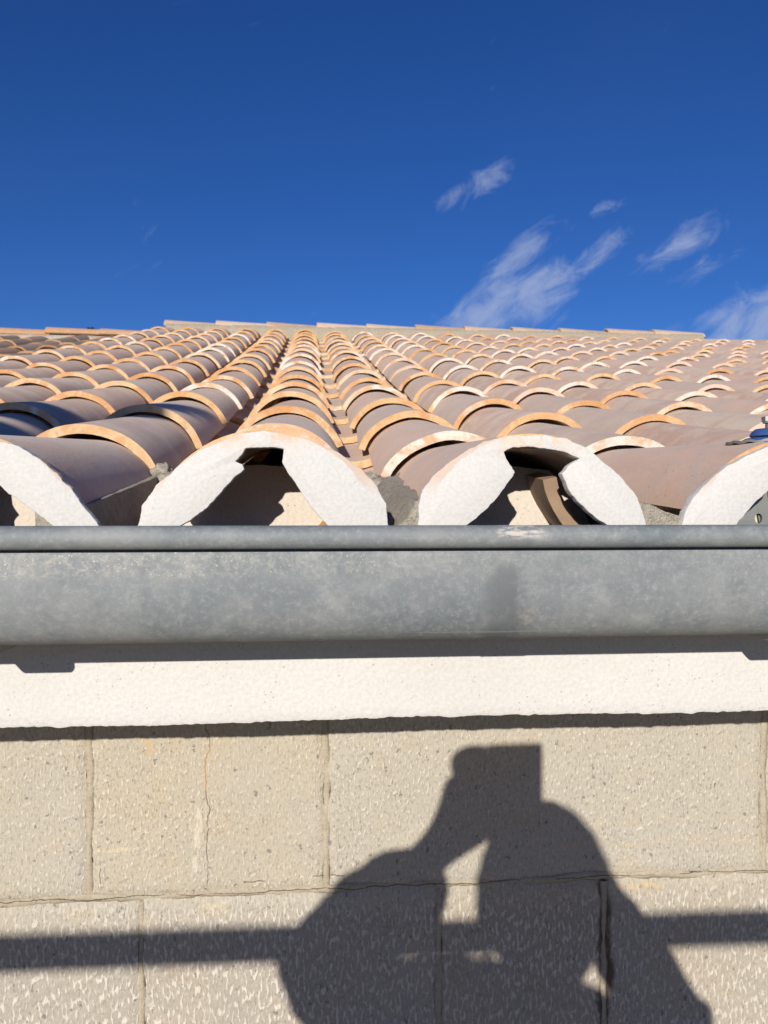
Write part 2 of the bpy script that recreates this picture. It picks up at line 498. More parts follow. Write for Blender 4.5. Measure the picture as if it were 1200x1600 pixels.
def zinc_mat():
    t = Mat('galvanised_zinc', rough=.7, metallic=.15, spec=.3)
    nt = t.nt
    sp = nt.nodes.new('ShaderNodeSeparateXYZ')
    nt.links.new(t.geo.outputs['Position'], sp.inputs[0])
    X, Z = sp.outputs[0], sp.outputs[2]
    big = t.noise(14, 6, .65, t.pos((.7, 1, 1)))
    fine = t.noise(210, 6, .8)
    tiny = t.noise(620, 3, .7)
    c = mixc(nt, smooth(nt, big, .30, .70), (.160, .188, .204), (.250, .264, .268))
    cloudy = t.noise(42, 6, .72)
    c = mixc(nt, smooth(nt, cloudy, .50, .68, 0, .45), c, (.335, .35, .348))
    c = mixc(nt, smooth(nt, cloudy, .48, .32, 0, .40), c, (.135, .158, .172))
    c = mixc(nt, smooth(nt, fine, .47, .72, 0, .55), c, (.38, .395, .395))
    c = mixc(nt, smooth(nt, fine, .44, .26, 0, .45), c, (.12, .14, .155))
    c = mixc(nt, smooth(nt, tiny, .62, .74, 0, .5), c, (.46, .47, .46))
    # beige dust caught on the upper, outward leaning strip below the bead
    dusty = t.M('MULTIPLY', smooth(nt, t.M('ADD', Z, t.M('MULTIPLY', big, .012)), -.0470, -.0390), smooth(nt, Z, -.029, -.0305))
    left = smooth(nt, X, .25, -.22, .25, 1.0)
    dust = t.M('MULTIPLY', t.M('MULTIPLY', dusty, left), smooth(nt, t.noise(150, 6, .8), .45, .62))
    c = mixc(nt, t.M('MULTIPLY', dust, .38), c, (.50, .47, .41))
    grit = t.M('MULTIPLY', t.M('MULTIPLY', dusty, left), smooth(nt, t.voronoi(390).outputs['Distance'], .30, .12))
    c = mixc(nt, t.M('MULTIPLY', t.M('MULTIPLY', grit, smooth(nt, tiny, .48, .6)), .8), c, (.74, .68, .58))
    # soldered lap: darker flux stain, a smear of plaster on the bead above it
    w = t.M('MULTIPLY', t.M('SUBTRACT', fine, .5), .020)
    dx = t.M('ABSOLUTE', t.M('SUBTRACT', t.M('ADD', X, w), .148))
    flux = t.M('MULTIPLY', smooth(nt, t.M('ADD', dx, t.M('MULTIPLY', t.M('SUBTRACT', cloudy, .5), .03)), .024, .004), smooth(nt, Z, -.034, -.050))
    c = mixc(nt, t.M('MULTIPLY', flux, .6), c, (.10, .112, .122))
    dx2 = t.M('ABSOLUTE', t.M('SUBTRACT', t.M('ADD', X, w), .158))
    smear = t.M('MULTIPLY', t.M('MULTIPLY', smooth(nt, dx2, .022, .010), smooth(nt, Z, -.024, -.018)), smooth(nt, t.noise(120, 4, .7, t.pos((.5, 1, 2.2))), .42, .56))
    c = mixc(nt, t.M('MULTIPLY', smear, .8), c, (.58, .52, .47))
    rust = t.M('MULTIPLY', t.M('MULTIPLY', smooth(nt, t.M('ABSOLUTE', t.M('SUBTRACT', X, .166)), .010, .002), smooth(nt, t.M('ABSOLUTE', t.M('ADD', Z, .082)), .013, .003)), smooth(nt, fine, .42, .52))
    c = mixc(nt, t.M('MULTIPLY', rust, .25), c, (.40, .33, .26))
    scr = t.noise(30, 4, .6, t.pos((.12, 1, 9), rot=(0, .02, 0)))
    c = mixc(nt, smooth(nt, scr, .66, .74, 0, .35), c, (.38, .40, .41))
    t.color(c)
    t.rough(smooth(nt, fine, .3, .7, .62, .82))
    m = t.M('SUBTRACT', .18, t.M('MULTIPLY', t.M('MAXIMUM', dust, smear), .18), clamp=True)
    nt.links.new(m, t.b.inputs['Metallic'])
    t.bump(t.M('ADD', t.M('MULTIPLY', fine, .6), t.M('MULTIPLY', tiny, .4)), .22, .0010)
    return t.m


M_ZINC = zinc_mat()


def plain(name, col, rough=.7, metallic=0.0, n=60, amt=.25):
    t = Mat(name, rough=rough, metallic=metallic)
    f = t.noise(n, 5, .65)
    t.color(mixc(t.nt, smooth(t.nt, f, .35, .65, 0, amt), col, tuple(min(1, x * 1.5 + .02) for x in col)))
    t.bump(f, .2, .001)
    return t.m


M_SHADED_CLAY = plain('shaded_clay', (.27, .185, .12), .9, 0, 45, .3)  # brown clay, darkened to paint in the shade inside the tile mouth
M_STEEL = plain('galvanised_steel', (.26, .265, .25), .5, .5)
M_BLUE = plain('blue_rubber', (.035, .085, .25), .42)
M_BLACKRUB = plain('black_rubber', (.02, .02, .022), .6)
M_SCAF = plain('scaffold_tube', (.36, .37, .37), .5, .6)
M_WOOD = plain('scaffold_wood', (.36, .25, .14), .85, 0, 12, .5)
M_JACKET = plain('navy_cloth', (.03, .035, .05), .9, 0, 300, .4)
M_TROUS = plain('work_trousers', (.10, .10, .09), .9, 0, 300, .4)
M_SKIN = plain('skin', (.50, .30, .21), .55, 0, 80, .15)
M_HAIR = plain('dark_hair', (.03, .02, .015), .7, 0, 200, .3)
M_SHOE = plain('boot_leather', (.07, .045, .03), .6)
M_PHONE = plain('phone_case', (.02, .02, .022), .35)
M_GLASS = plain('dark_glass', (.01, .01, .012), .08, 0, 10, .05)
M_WHITE = plain('eye_white', (.8, .78, .75), .3, 0, 10, .05)
M_LIPS = plain('lip_skin', (.42, .17, .14), .5, 0, 60, .1)
M_BARK = plain('bark', (.10, .07, .045), .95)
M_LEAF = plain('pine_needles', (.035, .06, .022), .85, 0, 3, .5)
M_DECK = mortar_mat('roof_slab', (.30, .28, .25), (.36, .33, .30))


def ground_mat():
    t = Mat('dry_earth', rough=.97, spec=.05)
    n = t.noise(.35, 6, .65)
    n2 = t.noise(9, 6, .7)
    c = mixc(t.nt, smooth(t.nt, n, .4, .62), (.40, .33, .24), (.24, .22, .13))
    c = mixc(t.nt, smooth(t.nt, n2, .45, .7, 0, .5), c, (.46, .39, .30))
    t.color(c)
    t.bump(n2, .6, .03)
    return t.m


M_GROUND = ground_mat()

# ------------------------------------------------------------------ helpers


def root(name, label, cat, loc=(0, 0, 0)):
    o = bpy.data.objects.new(name, None)
    o.empty_display_size = .1
    o.location = loc
    o['label'] = label
    o['category'] = cat
    C.objects.link(o)
    return o


def link(name, me, parent=None, loc=None, kind=None, label=None):
    o = bpy.data.objects.new(name, me)
    C.objects.link(o)
    if parent is not None:
        o.parent = parent
    if loc is not None:
        o.location = loc
    if kind:
        o['kind'] = kind
    if label:
        o['label'] = label
    return o


def mesh_from(name, bm, mats, smooth_ang=None):
    me = bpy.data.meshes.new(name)
    bm.normal_update()
    if smooth_ang is not None:
        for f in bm.faces:
            f.smooth = True
        for e in bm.edges:
            if len(e.link_faces) == 2 and e.calc_face_angle(0) > math.radians(smooth_ang):
                e.smooth = False
    bm.to_mesh(me)
    bm.free()
    for m in (mats if isinstance(mats, (list, tuple)) else [mats]):
        me.materials.append(m)
    return me


def add_box(bm, c, s, rot=None, bev=0.0):
    g = bmesh.ops.create_cube(bm, size=1)
    vs = g['verts']
    for v in vs:
        v.co = Vector((v.co.x * s[0], v.co.y * s[1], v.co.z * s[2]))
    if bev:
        es = list({e for v in vs for e in v.link_edges})
        r = bmesh.ops.bevel(bm, geom=es, offset=bev, segments=2, affect='EDGES', profile=.5)
        vs = list({v for f in r['faces'] for v in f.verts} | {v for v in vs if v.is_valid})
    for v in vs:
        p = v.co.copy()
        if rot is not None:
            p = rot @ p
        v.co = p + Vector(c)
    return vs


def add_tube(bm, pts, r, seg=12, cap=True):
    """tube through points, r a number or one radius per point"""
    rings = []
    pts = [Vector(p) for p in pts]
    prev = None
    for i, p in enumerate(pts):
        d = (pts[min(i + 1, len(pts) - 1)] - pts[max(i - 1, 0)]).normalized()
        if prev is None:
            up = Vector((0, 0, 1)) if abs(d.z) < .9 else Vector((1, 0, 0))
            a = d.cross(up).normalized()
        else:
            a = (prev - d * prev.dot(d)).normalized()
        prev = a
        b = d.cross(a)
        rr = r[i] if isinstance(r, (list, tuple)) else r
        rings.append([bm.verts.new(p + (a * math.cos(t) + b * math.sin(t)) * rr) for t in (2 * math.pi * k / seg for k in range(seg))])
    for q, w in zip(rings, rings[1:]):
        for k in range(seg):
            bm.faces.new((q[k], q[(k + 1) % seg], w[(k + 1) % seg], w[k]))
    if cap:
        bm.faces.new(list(reversed(rings[0])))
        bm.faces.new(rings[-1])
    bmesh.ops.recalc_face_normals(bm, faces=bm.faces)


def add_prism_x(bm, prof, x0, x1, closed=True, nx=1):
    """profile in (Y, Z) swept along X"""
    rows = []
    for i in range(nx + 1):
        x = x0 + (x1 - x0) * i / nx
        rows.append([bm.verts.new((x, y, z)) for y, z in prof])
    n = len(prof)
    for a, b in zip(rows, rows[1:]):
        for k in range(n if closed else n - 1):
            bm.faces.new((a[k], a[(k + 1) % n], b[(k + 1) % n], b[k]))
    if closed:
        bm.faces.new(list(reversed(rows[0])))
        bm.faces.new(rows[-1])
    bmesh.ops.recalc_face_normals(bm, faces=bm.faces)


# ------------------------------------------------------------------ lie of the roof
LIPS = [(.70, .0690), (1.08, .1156), (1.48, .1945), (1.88, .2756), (2.28, .3648), (2.68, .453), (3.08, .5504), (3.48, .6497),
        (3.88, .7554), (4.28, .8607), (4.68, .967), (5.08, 1.070), (5.48, 1.1766), (5.88, 1.286), (6.28, 1.394), (6.68, 1.504), (7.08, 1.612)]


def crown_z(y):
    if y <= LIPS[0][0]:
        return LIPS[0][1] + (y - .7) * .12
    for (a, za), (b, zb) in zip(LIPS, LIPS[1:]):
        if y <= b:
            return za + (zb - za) * (y - a) / (b - a)
    return LIPS[-1][1] + (y - LIPS[-1][0]) * .27


def row_x(i):
    if i < -1:
        return -.050 - .250 + (i + 1) * .238
    if i > 2:
        return -.050 + .492 + (i - 2) * .240
    return {-1: -.296, 0: -.048, 1: .1955, 2: .443}[i]


def row_dz(i):
    return {-1: -.004, 0: 0.0, 1: -.008, 2: -.011}.get(i, -.004 if i < 0 else -.011)


Y_EAVE = .70


def shell(bm, y0, r0, dz0, y1, r1, dz1, th, ang0, ang1, seg, invert=False, wob=0.0, seed=0, ny=2, mi=0, lip=1):
    """tapered half-pipe tile from y0 (lower end) to y1; its crown (or its bottom when inverted) runs from dz0 to dz1"""
    sgn = -1 if invert else 1
    outer, inner = [], []
    for j in range(ny + 1):
        f = j / ny
        y = y0 + (y1 - y0) * f
        r = r0 + (r1 - r0) * f
        dz = dz0 + (dz1 - dz0) * f
        an = ang0 + (ang1 - ang0) * f
        ro, ri = [], []
        for k in range(seg + 1):
            a = -an + 2 * an * k / seg
            w = noise.noise(Vector((k * 4.5 / seg + seed, j * 1.7, seed * 2.3))) * wob if wob else 0
            wy = (noise.noise(Vector((k * 9.0 / seg + seed * 5, 3.1, j))) * wob * 1.6) if (wob and j == 0) else 0
            ro.append(bm.verts.new(((r + w) * math.sin(a), y + wy, dz + sgn * ((r + w) * math.cos(a) - r))))
            ri.append(bm.verts.new(((r + w - th) * math.sin(a), y + wy * .6, dz + sgn * ((r + w - th) * math.cos(a) - r))))
        outer.append(ro); inner.append(ri)

    def q(a, b, c, d, m):
        f = bm.faces.new((a, b, c, d) if not invert else (d, c, b, a))
        f.material_index = m
    for j in range(ny):
        for k in range(seg):
            q(outer[j][k], outer[j][k + 1], outer[j + 1][k + 1], outer[j + 1][k], mi)
            q(inner[j][k + 1], inner[j][k], inner[j + 1][k], inner[j + 1][k + 1], mi)
        q(outer[j + 1][0], inner[j + 1][0], inner[j][0], outer[j][0], lip)
        q(outer[j][seg], inner[j][seg], inner[j + 1][seg], outer[j + 1][seg], lip)
    for k in range(seg):
        q(outer[0][k + 1], outer[0][k], inner[0][k], inner[0][k + 1], lip)
        q(outer[ny][k], outer[ny][k + 1], inner[ny][k + 1], inner[ny][k], lip)


def cover_mesh(name, seed, mats, seg=22, wob=.0022, length=.475):
    bm = bmesh.new()
    shell(bm, 0, .110, 0, length, .096, 0, .0128, math.radians(70), math.radians(66), seg, False, wob, seed)
    return mesh_from(name, bm, mats, 40)


def channel_mesh(name, seed, mats, seg=10, wob=.002, length=.475):
    bm = bmesh.new()
    # origin on the bottom of the outer face at its lower end
    shell(bm, 0, .100, 0, length, .112, 0, .0145, math.radians(66), math.radians(66), seg, True, wob, seed)
    return mesh_from(name, bm, mats, 40)


def append_mesh(bm, me, mat4):
    """a copy of a mesh put into bm at mat4"""
    t = bmesh.new()
    t.from_mesh(me)
    t.transform(mat4)
    tmp = bpy.data.meshes.new('tmp')
    t.to_mesh(tmp)
    t.free()
    bm.from_mesh(tmp)
    bpy.data.meshes.remove(tmp)


def in_frame(p, margin=.06):
    a = math.radians(5.2)
    d = p.x * math.sin(a) + p.y * math.cos(a)
    u = (p.x * math.cos(a) - p.y * math.sin(a)) / d
    return abs(u) < .4808 + margin


# ------------------------------------------------------------------ ground and wall
bm = bmesh.new()
G = -4.1
n_g = 40
for s_ in (0,):
    vs = {}
    for i in range(n_g + 1):
        for j in range(n_g + 1):
            fx = (i / n_g * 2 - 1); fy = (j / n_g * 2 - 1)
            x = math.copysign(abs(fx) ** 3, fx) * 1500
            y = math.copysign(abs(fy) ** 3, fy) * 1500
            d = math.hypot(x, y)
            z = G + (noise.noise(Vector((x * .02, y * .02, 0))) * .6 * min(1, max(0, (d - 18) / 60)))
            vs[i, j] = bm.verts.new((x, y, z))
    for i in range(n_g):
        for j in range(n_g):
            bm.faces.new((vs[i, j], vs[i + 1, j], vs[i + 1, j + 1], vs[i, j + 1]))
link('ground', mesh_from('ground', bm, M_GROUND, 180), kind='structure')

YW = .99
wall = root('stone_wall', 'house wall of pale bush-hammered limestone blocks under the white eave', 'wall', (0, YW, G))
WOFF = Vector((0, YW, G))
bm = bmesh.new()
# mortar core just behind the block faces, and the body of the house behind
prof = [(0.006, 0), (0.006, 3.98), (.60, 3.98), (11.6, 3.98), (11.6, 0)]
add_prism_x(bm, prof, -9.0, 10.0)
for v in bm.verts:
    pass
link('wall_core', mesh_from('wall_core', bm, M_JOINT), wall)

rs = random.Random(11)


def block(x0, x1, z0, z1, seed, nx, nz, amp=.0016):
    """one dressed block: slightly uneven face, rubbed arrises; local to the wall root"""
    bm = bmesh.new()
    g = {}
    w, h = x1 - x0, z1 - z0
    for i in range(nx + 1):
        for j in range(nz + 1):
            fx, fz = i / nx, j / nz
            x = x0 + w * fx
            z = z0 + h * fz
            ex = (noise.noise(Vector((z * 30, seed, 1))) * .0045 + noise.noise(Vector((z * 150, seed, 5))) * .0012)
            ez = (noise.noise(Vector((x * 26, seed, 2))) * .0042 + noise.noise(Vector((x * 130, seed, 7))) * .0012)
            if i in (0, nx):
                x += ex + (.0006 if i == 0 else -.0006)
            if j in (0, nz):
                z += ez
            edge = min(fx * w, (1 - fx) * w, fz * h, (1 - fz) * h)
            y = noise.noise(Vector((x * 9, z * 9, seed))) * amp * 1.5 + noise.noise(Vector((x * 45, z * 45, seed))) * amp * .7
            y += max(0, 1 - edge / .007) ** 2 * .0026
            g[i, j] = bm.verts.new((x, y, z))
    for i in range(nx):
        for j in range(nz):
            bm.faces.new((g[i, j], g[i + 1, j], g[i + 1, j + 1], g[i, j + 1]))
    ring = [g[i, 0] for i in range(nx + 1)] + [g[nx, j] for j in range(1, nz + 1)] + [g[i, nz] for i in range(nx - 1, -1, -1)] + [g[0, j] for j in range(nz - 1, 0, -1)]
    back = [bm.verts.new((v.co.x, .05, v.co.z)) for v in ring]
    for k in range(len(ring)):
        k2 = (k + 1) % len(ring)
        bm.faces.new((ring[k2], ring[k], back[k], back[k2]))
    return mesh_from('stone_block', bm, M_STONE, 60)


def spans(z_top, h, xs, fine):
    for k, (a, b) in enumerate(zip(xs, xs[1:])):
        z0 = z_top - h - G
        z1 = z_top - G
        me = block(a + .0024, b - .0024, z0 + .0030, z1 - .0026, rs.random() * 90, max(4, int((b - a) / (.007 if fine else .08))), max(3, int(h / (.007 if fine else .08))), .0016 if fine else .003)
        link('stone_block', me, wall)


spans(-.172, .297, [-1.62, -1.17, -.72, -.2665, .0185, .5875, 1.02, 1.47], True)
spans(-.469, .300, [-1.50, -1.02, -.62, -.2055, .1590, .3725, .84, 1.30], True)


def far_xs(lo, hi):
    xs = [lo]
    while xs[-1] < hi - .7:
        xs.append(xs[-1] + rs.uniform(.42, .62))
    return xs + [hi]


spans(-.172, .297, far_xs(-5.0, -1.62), False)
spans(-.172, .297, far_xs(1.47, 6.0), False)
spans(-.469, .300, far_xs(-5.0, -1.50), False)
spans(-.469, .300, far_xs(1.30, 6.0), False)
z_ = -.769
while z_ > -3.9:
    spans(z_, .3, far_xs(-5.0, 6.0), False)
    z_ -= .3
# lime pointing, flush to a little recessed, breaking away from the stones along thin cracks
def pointing(a, b, along_x, half, seed):
    bm = bmesh.new()
    n = int(abs(b[0 if along_x else 1] - a[0 if along_x else 1]) / .0035)
    pts = []
    for i in range(n + 1):
        f = i / n
        u = a[0] + (b[0] - a[0]) * f
        w = a[1] + (b[1] - a[1]) * f
        q = u if along_x else w
        lo = half * (1.15 + .9 * noise.noise(Vector((q * 24, seed, 0))) + .4 * noise.noise(Vector((q * 120, seed, 0))))
        hi = half * (1.15 + .9 * noise.noise(Vector((q * 21, seed, 7))) + .4 * noise.noise(Vector((q * 110, seed, 7))))
        sh = noise.noise(Vector((q * 13, seed, 3))) * half * .8
        yy = .0010 + .0022 * noise.noise(Vector((q * 14, seed, 9))) + .0008 * noise.noise(Vector((q * 90, seed, 9)))
        if along_x:
            pts.append([bm.verts.new((u, y, w - G + d)) for y, d in ((yy + .010, sh - lo), (yy + .0012, sh - lo), (yy, sh), (yy + .0008, sh + hi), (yy + .010, sh + hi))])
        else:
            pts.append([bm.verts.new((u + d, y, w - G)) for y, d in ((yy + .010, sh - lo), (yy + .0012, sh - lo), (yy, sh), (yy + .0008, sh + hi), (yy + .010, sh + hi))])
    for p, q in zip(pts, pts[1:]):
        for k in range(4):
            bm.faces.new((p[k], q[k], q[k + 1], p[k + 1]))
    bmesh.ops.recalc_face_normals(bm, faces=bm.faces)
    return link('joint_pointing', mesh_from('joint_pointing', bm, M_JOINT, 180), wall)


pointing((-1.6, -.4688), (1.45, -.4688), True, .0046, 1.0)
for n_, x in enumerate((-1.17, -.72, -.2665, .0185, .5875, 1.02)):
    pointing((x, -.468), (x, -.175), False, .0040, 2.0 + n_)
for n_, x in enumerate((-1.02, -.62, -.2055, .1590, .3725, .84)):
    pointing((x, -.768), (x, -.474), False, .0034, 12.0 + n_)

# ------------------------------------------------------------------ rendered eave
YB = .73
eave = root('eave', 'cream rendered eave band with a ragged lower edge between gutter and stone wall', 'eave', (0, YB, -.192))
bm = bmesh.new()
nxb = 1500
x0, x1 = -5.0, 6.0
cols = []
for i in range(nxb + 1):
    # finer steps where the photograph looks
    f = i / nxb
    if f < .2:
        x = -5 + (f / .2) * 4.2
    elif f < .8:
        x = -.8 + (f - .2) / .6 * 2.0
    else:
        x = 1.2 + (f - .8) / .2 * 4.8
    e = noise.noise(Vector((x * 4, 0, 0))) * .0022 + noise.noise(Vector((x * 17, 2, 0))) * .0009 + noise.noise(Vector((x * 61, 2, 5))) * .0008 + noise.noise(Vector((x * 190, 5, 0))) * .0009
    rag = max(0, noise.noise(Vector((x * 43, 8, 1))) - .12) * .0022
    y = noise.noise(Vector((x * 3, 1, 7))) * .0008
    prof = [(.0, .150), (y, .060), (y, .012), (y - .0008, .004 + e), (.0006 + y, .0006 + e - rag), (.006, e - .001 - rag * .5), (.020, .003), (.262, .003)]
    cols.append([bm.verts.new((x, p, q)) for p, q in prof])
for a, b in zip(cols, cols[1:]):
    for k in range(len(a) - 1):
        bm.faces.new((a[k], a[k + 1], b[k + 1], b[k]))
bmesh.ops.recalc_face_normals(bm, faces=bm.faces)
link('render_band', mesh_from('render_band', bm, M_BAND, 50), eave)
bm = bmesh.new()
add_box(bm, (.5, .1375, .075), (11.0, .265, .13))
link('eave_slab', mesh_from('eave_slab', bm, M_DECK), eave)

# ------------------------------------------------------------------ gutter
gut = root('rain_gutter', 'half-round galvanised zinc gutter with a rolled bead along the eave', 'gutter', (0, .6625, -.11))
GO = Vector((0, .6625, -.11))
zc, r = -.0400 - GO.z, .0625
bm = bmesh.new()
prof = []
# outer skin from just behind the bead, down, round and up the back
prof.append((-.0625 + .0070, -.0235 - GO.z))
prof.append((-.0625 + .0070, -.0345 - GO.z))
prof.append((-.0625 + .0015, -.0345 - GO.z))
prof.append((-.0625 + .0003, -.0312 - GO.z))
for k in range(5):
    prof.append((-.0625 - .0002, -.034 - GO.z - .006 * k / 4))


def round_belly(t):
    c_, s_ = math.cos(t), math.sin(t)
    return math.copysign(abs(c_) ** .46, c_), math.copysign(abs(s_) ** .80, s_)


for k in range(1, 61):
    c_, s_ = round_belly(math.pi + math.pi * k / 60)
    prof.append((r * c_, zc + .064 * s_))
prof.append((r, -.0185 - GO.z))
th = .0009
inner = []
for i, (y, z) in enumerate(prof):
    a = Vector(prof[max(0, i - 1)]); b = Vector(prof[min(len(prof) - 1, i + 1)])
    d = (b - a).normalized()
    nrm = Vector((-d.y, d.x))
    inner.append((y + nrm.x * th, z + nrm.y * th))
ring = prof + list(reversed(inner))
add_prism_x(bm, ring, -5.0, 6.0, True, 1)
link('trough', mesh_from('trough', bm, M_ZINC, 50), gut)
bm = bmesh.new()
bead = [(-.0625 + .0088 * math.cos(t), -.0203 - GO.z + .0088 * math.sin(t)) for t in (2 * math.pi * k / 28 for k in range(28))]
add_prism_x(bm, bead, -5.0, 6.0, True, 1)
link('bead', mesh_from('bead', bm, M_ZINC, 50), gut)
# soldered lap of two lengths
bm = bmesh.new()
lap = []
for k in range(0, 50):
    c_, s_ = round_belly(math.pi + math.pi * k / 60)
    lap.append(((r + .0005) * c_, zc + (.064 + .0004) * s_))
lap = [(-r - .0005, -.034 - GO.z)] + lap
lap_in = [(y * .99, z + .0003) for y, z in reversed(lap)]
add_prism_x(bm, lap + lap_in, .128, .1285 + .0395, True, 1)
link('lap_joint', mesh_from('lap_joint', bm, M_ZINC, 50), gut)


def gutter_bracket(x):
    bm = bmesh.new()
    # strap under the rear half of the trough
    w = .019
    pts = []
    for k in range(36, 121):
        pts.append(round_belly(math.pi + math.pi * k / 120))
    o1 = [(c_ * (r + .0030), zc + s_ * (.064 + .0080)) for c_, s_ in pts]
    i1 = [(c_ * (r + .0012), zc + s_ * (.064 + .0012)) for c_, s_ in reversed(pts)]
    a0 = len(bm.verts)
    add_prism_x(bm, o1 + i1, x - w, x + w, True, 1)
    o = link('strap', mesh_from('strap', bm, M_STEEL, 50), gut)
    return o


def hanger_plate(x):
    """upright perforated steel hanger between gutter back and eave, with its folded brace"""
    bm = bmesh.new()
    # plate with a round hole, standing square to the view from the lip of the gutter
    pl = []
    W_, H0, H1 = .034, -.060, .0285
    hole = [(.0225 + .0038 * math.cos(t), .004 + .0048 * math.sin(t)) for t in (2 * math.pi * k / 16 for k in range(16))]
    outer = []
    n = 16
    # outline sampled towards the hole
    for (hx, hz) in hole:
        dx, dz = hx - .0225, hz - .004
        m = max(abs(dx) / (W_ / 2 if True else 1), abs(dz) / .02)
        outer.append((.0170 + (dx / m if m else 0), .004 + (dz / m if m else 0)))
    for yy in (0, .003):
        vo = [bm.verts.new((a, yy, b)) for a, b in outer]
        vi = [bm.verts.new((a, yy, b)) for a, b in hole]
        for k in range(n):
            bm.faces.new((vo[k], vo[(k + 1) % n], vi[(k + 1) % n], vi[k]))
        if yy == 0:
            fo, fi = vo, vi
    for k in range(n):
        bm.faces.new((fo[(k + 1) % n], fo[k], vo[k], vo[(k + 1) % n]))
        bm.faces.new((fi[k], fi[(k + 1) % n], vi[(k + 1) % n], vi[k]))
    add_box(bm, (.0170, .0015, -.036), (.034, .003, .042))
    bmesh.ops.recalc_face_normals(bm, faces=bm.faces)
    add_box(bm, (.0275, .006, .028), (.013, .003, .060), Matrix.Rotation(math.radians(-10), 3, 'Y'))
    add_box(bm, (.0350, .009, .028), (.003, .020, .060), Matrix.Rotation(math.radians(-6), 3, 'Y'))
    o = link('hanger', mesh_from('hanger', bm, M_STEEL, 40), gut)
    o.location = (x, .7265 - GO.y, -.012 - GO.z)


for x in (-.243, .427, 1.10, 1.77, -.915, -1.585, -2.25, 2.44):
    gutter_bracket(x - .018)
    hanger_plate(x - .100 if x != .427 else .4025)

# ------------------------------------------------------------------ tiled roof
roof = root('tiled_roof', 'roof of new mauve-grey canal tiles with orange and cream edges rising from the gutter', 'roof', (0, .7, -.05))
RO = Vector((0, .7, -.05))
covers = [cover_mesh('cover_tile', s * 3.7, [M_BODY, M_LIP]) for s in range(5)]
bm = bmesh.new()
shell(bm, 0, .1020, 0, .47, .096, 0, .0135, math.radians(69), math.radians(66), 26, False, .0012, 77)
eave_cover = mesh_from('eave_cover_tile', bm, [M_BODY, M_LIP], 40)
bm = bmesh.new()
shell(bm, 0, .100, 0, .47, .112, 0, .0145, math.radians(38), math.radians(66), 12, True, .001, 78)
eave_channel = mesh_from('eave_channel_tile', bm, [M_BODY, M_LIP], 40)
bm = bmesh.new()
shell(bm, 0, .108, 0, .47, .112, 0, .0135, math.radians(56), math.radians(60), 20, True, .001, 79)
bm.transform(Matrix.Translation((0, 0, .108)) @ Matrix.Rotation(math.radians(21), 4, 'Y') @ Matrix.Translation((0, 0, -.108)))
tilted_channel = mesh_from('tilted_channel_tile', bm, [M_SHADED_CLAY, M_SHADED_CLAY], 40)
channels = [channel_mesh('channel_tile', s * 2.9 + 40, [M_BODY, M_LIP]) for s in range(3)]
far_cover = [cover_mesh('cover_tile_small', s * 5.1 + 9, [M_BODY, M_LIP], 9, .002) for s in range(3)]
far_channel = [channel_mesh('channel_tile_small', s * 5.1 + 19, [M_BODY, M_LIP], 5, .002) for s in range(2)]
rt = random.Random(5)
I0, I1 = -5, 22
cov, cha = [], []
for i in range(I0, I1 + 1):
    stagger = 0.0 if i in (-1, 0, 1, 2) else rt.uniform(-.05, .05)
    for k in range(len(LIPS) - 1):
        y = LIPS[k][0] + (stagger if k > 0 else 0) + (rt.uniform(-.012, .012) if k > 0 else 0)
        z = crown_z(y) + row_dz(i) * (1 if k else .6) + rt.uniform(-.0025, .0025) * (1 if k > 1 else .4)
        if k == 0:
            z = .0690 + {0: .0005, 1: -.0005, -1: -.004, 2: -.0045}.get(i, -.002)
        yn = LIPS[k + 1][0] + stagger
        zn = crown_z(yn) + row_dz(i) - .0185
        sl = math.atan2(zn - z, yn - y)
        m = Matrix.Translation((row_x(i) + (rt.uniform(-.0035, .0035) if k else {0: .0075, -1: .003, 1: .0005}.get(i, 0)), y, z)) @ Matrix.Rotation(sl, 4, 'X') @ Matrix.Rotation(math.radians(rt.uniform(-1.1, 1.1) if k else 0), 4, 'Z') @ Matrix.Rotation(math.radians(rt.uniform(-1.5, 1.5) if k else 0), 4, 'Y')
        cov.append((m, i, k))
    # the channel to the right of this row
    xm = (row_x(i) + row_x(i + 1)) / 2
    for k in range(len(LIPS) - 1):
        y = LIPS[k][0] - .02 + (stagger if k > 0 else .035) + (rt.uniform(-.012, .012) if k > 0 else 0)
        yn = LIPS[k + 1][0] - .02 + stagger
        base = -.1185
        z = crown_z(y) + row_dz(i) + base - (0 if k else .010)
        zn = crown_z(yn) + row_dz(i) + base - .0165
        sl = math.atan2(zn - z, yn - y)
        xo, yr = 0, 0
        if k == 0 and i == 1:
            xo, y, z = .004, y + .034, z + .010
        m = Matrix.Translation((xm + xo + rt.uniform(-.004, .004), y, z)) @ Matrix.Rotation(sl, 4, 'X') @ Matrix.Rotation(yr + math.radians(rt.uniform(-1.5, 1.5)), 4, 'Y')
        cha.append((m, i, k))
IRO = Matrix.Translation(-RO)


def size_key(t):
    p = t[0].translation + Vector((0, .1, 0))
    return (0 if in_frame(p, .05) else 1, p.length)


def lay(tiles, near, far, name, limit, parent, off, stuffname, key=size_key):
    tiles = sorted(tiles, key=key)
    for n, (m, i, k) in enumerate(tiles[:limit]):
        me = near[n % len(near)]
        if k == 0 and name == 'cover_tile':
            me = eave_cover
        if k == 0 and name == 'channel_tile':
            me = tilted_channel if i == 1 else eave_channel
        o = bpy.data.objects.new(name, me)
        C.objects.link(o)
        o.parent = parent
        o.matrix_local = off @ m
    rest = tiles[limit:]
    if rest:
        bm = bmesh.new()
        for n, (m, i, k) in enumerate(rest):
            append_mesh(bm, far[n % len(far)], off @ m)
        o = link(stuffname, mesh_from(stuffname, bm, list(far[0].materials), 40), parent, kind='stuff')


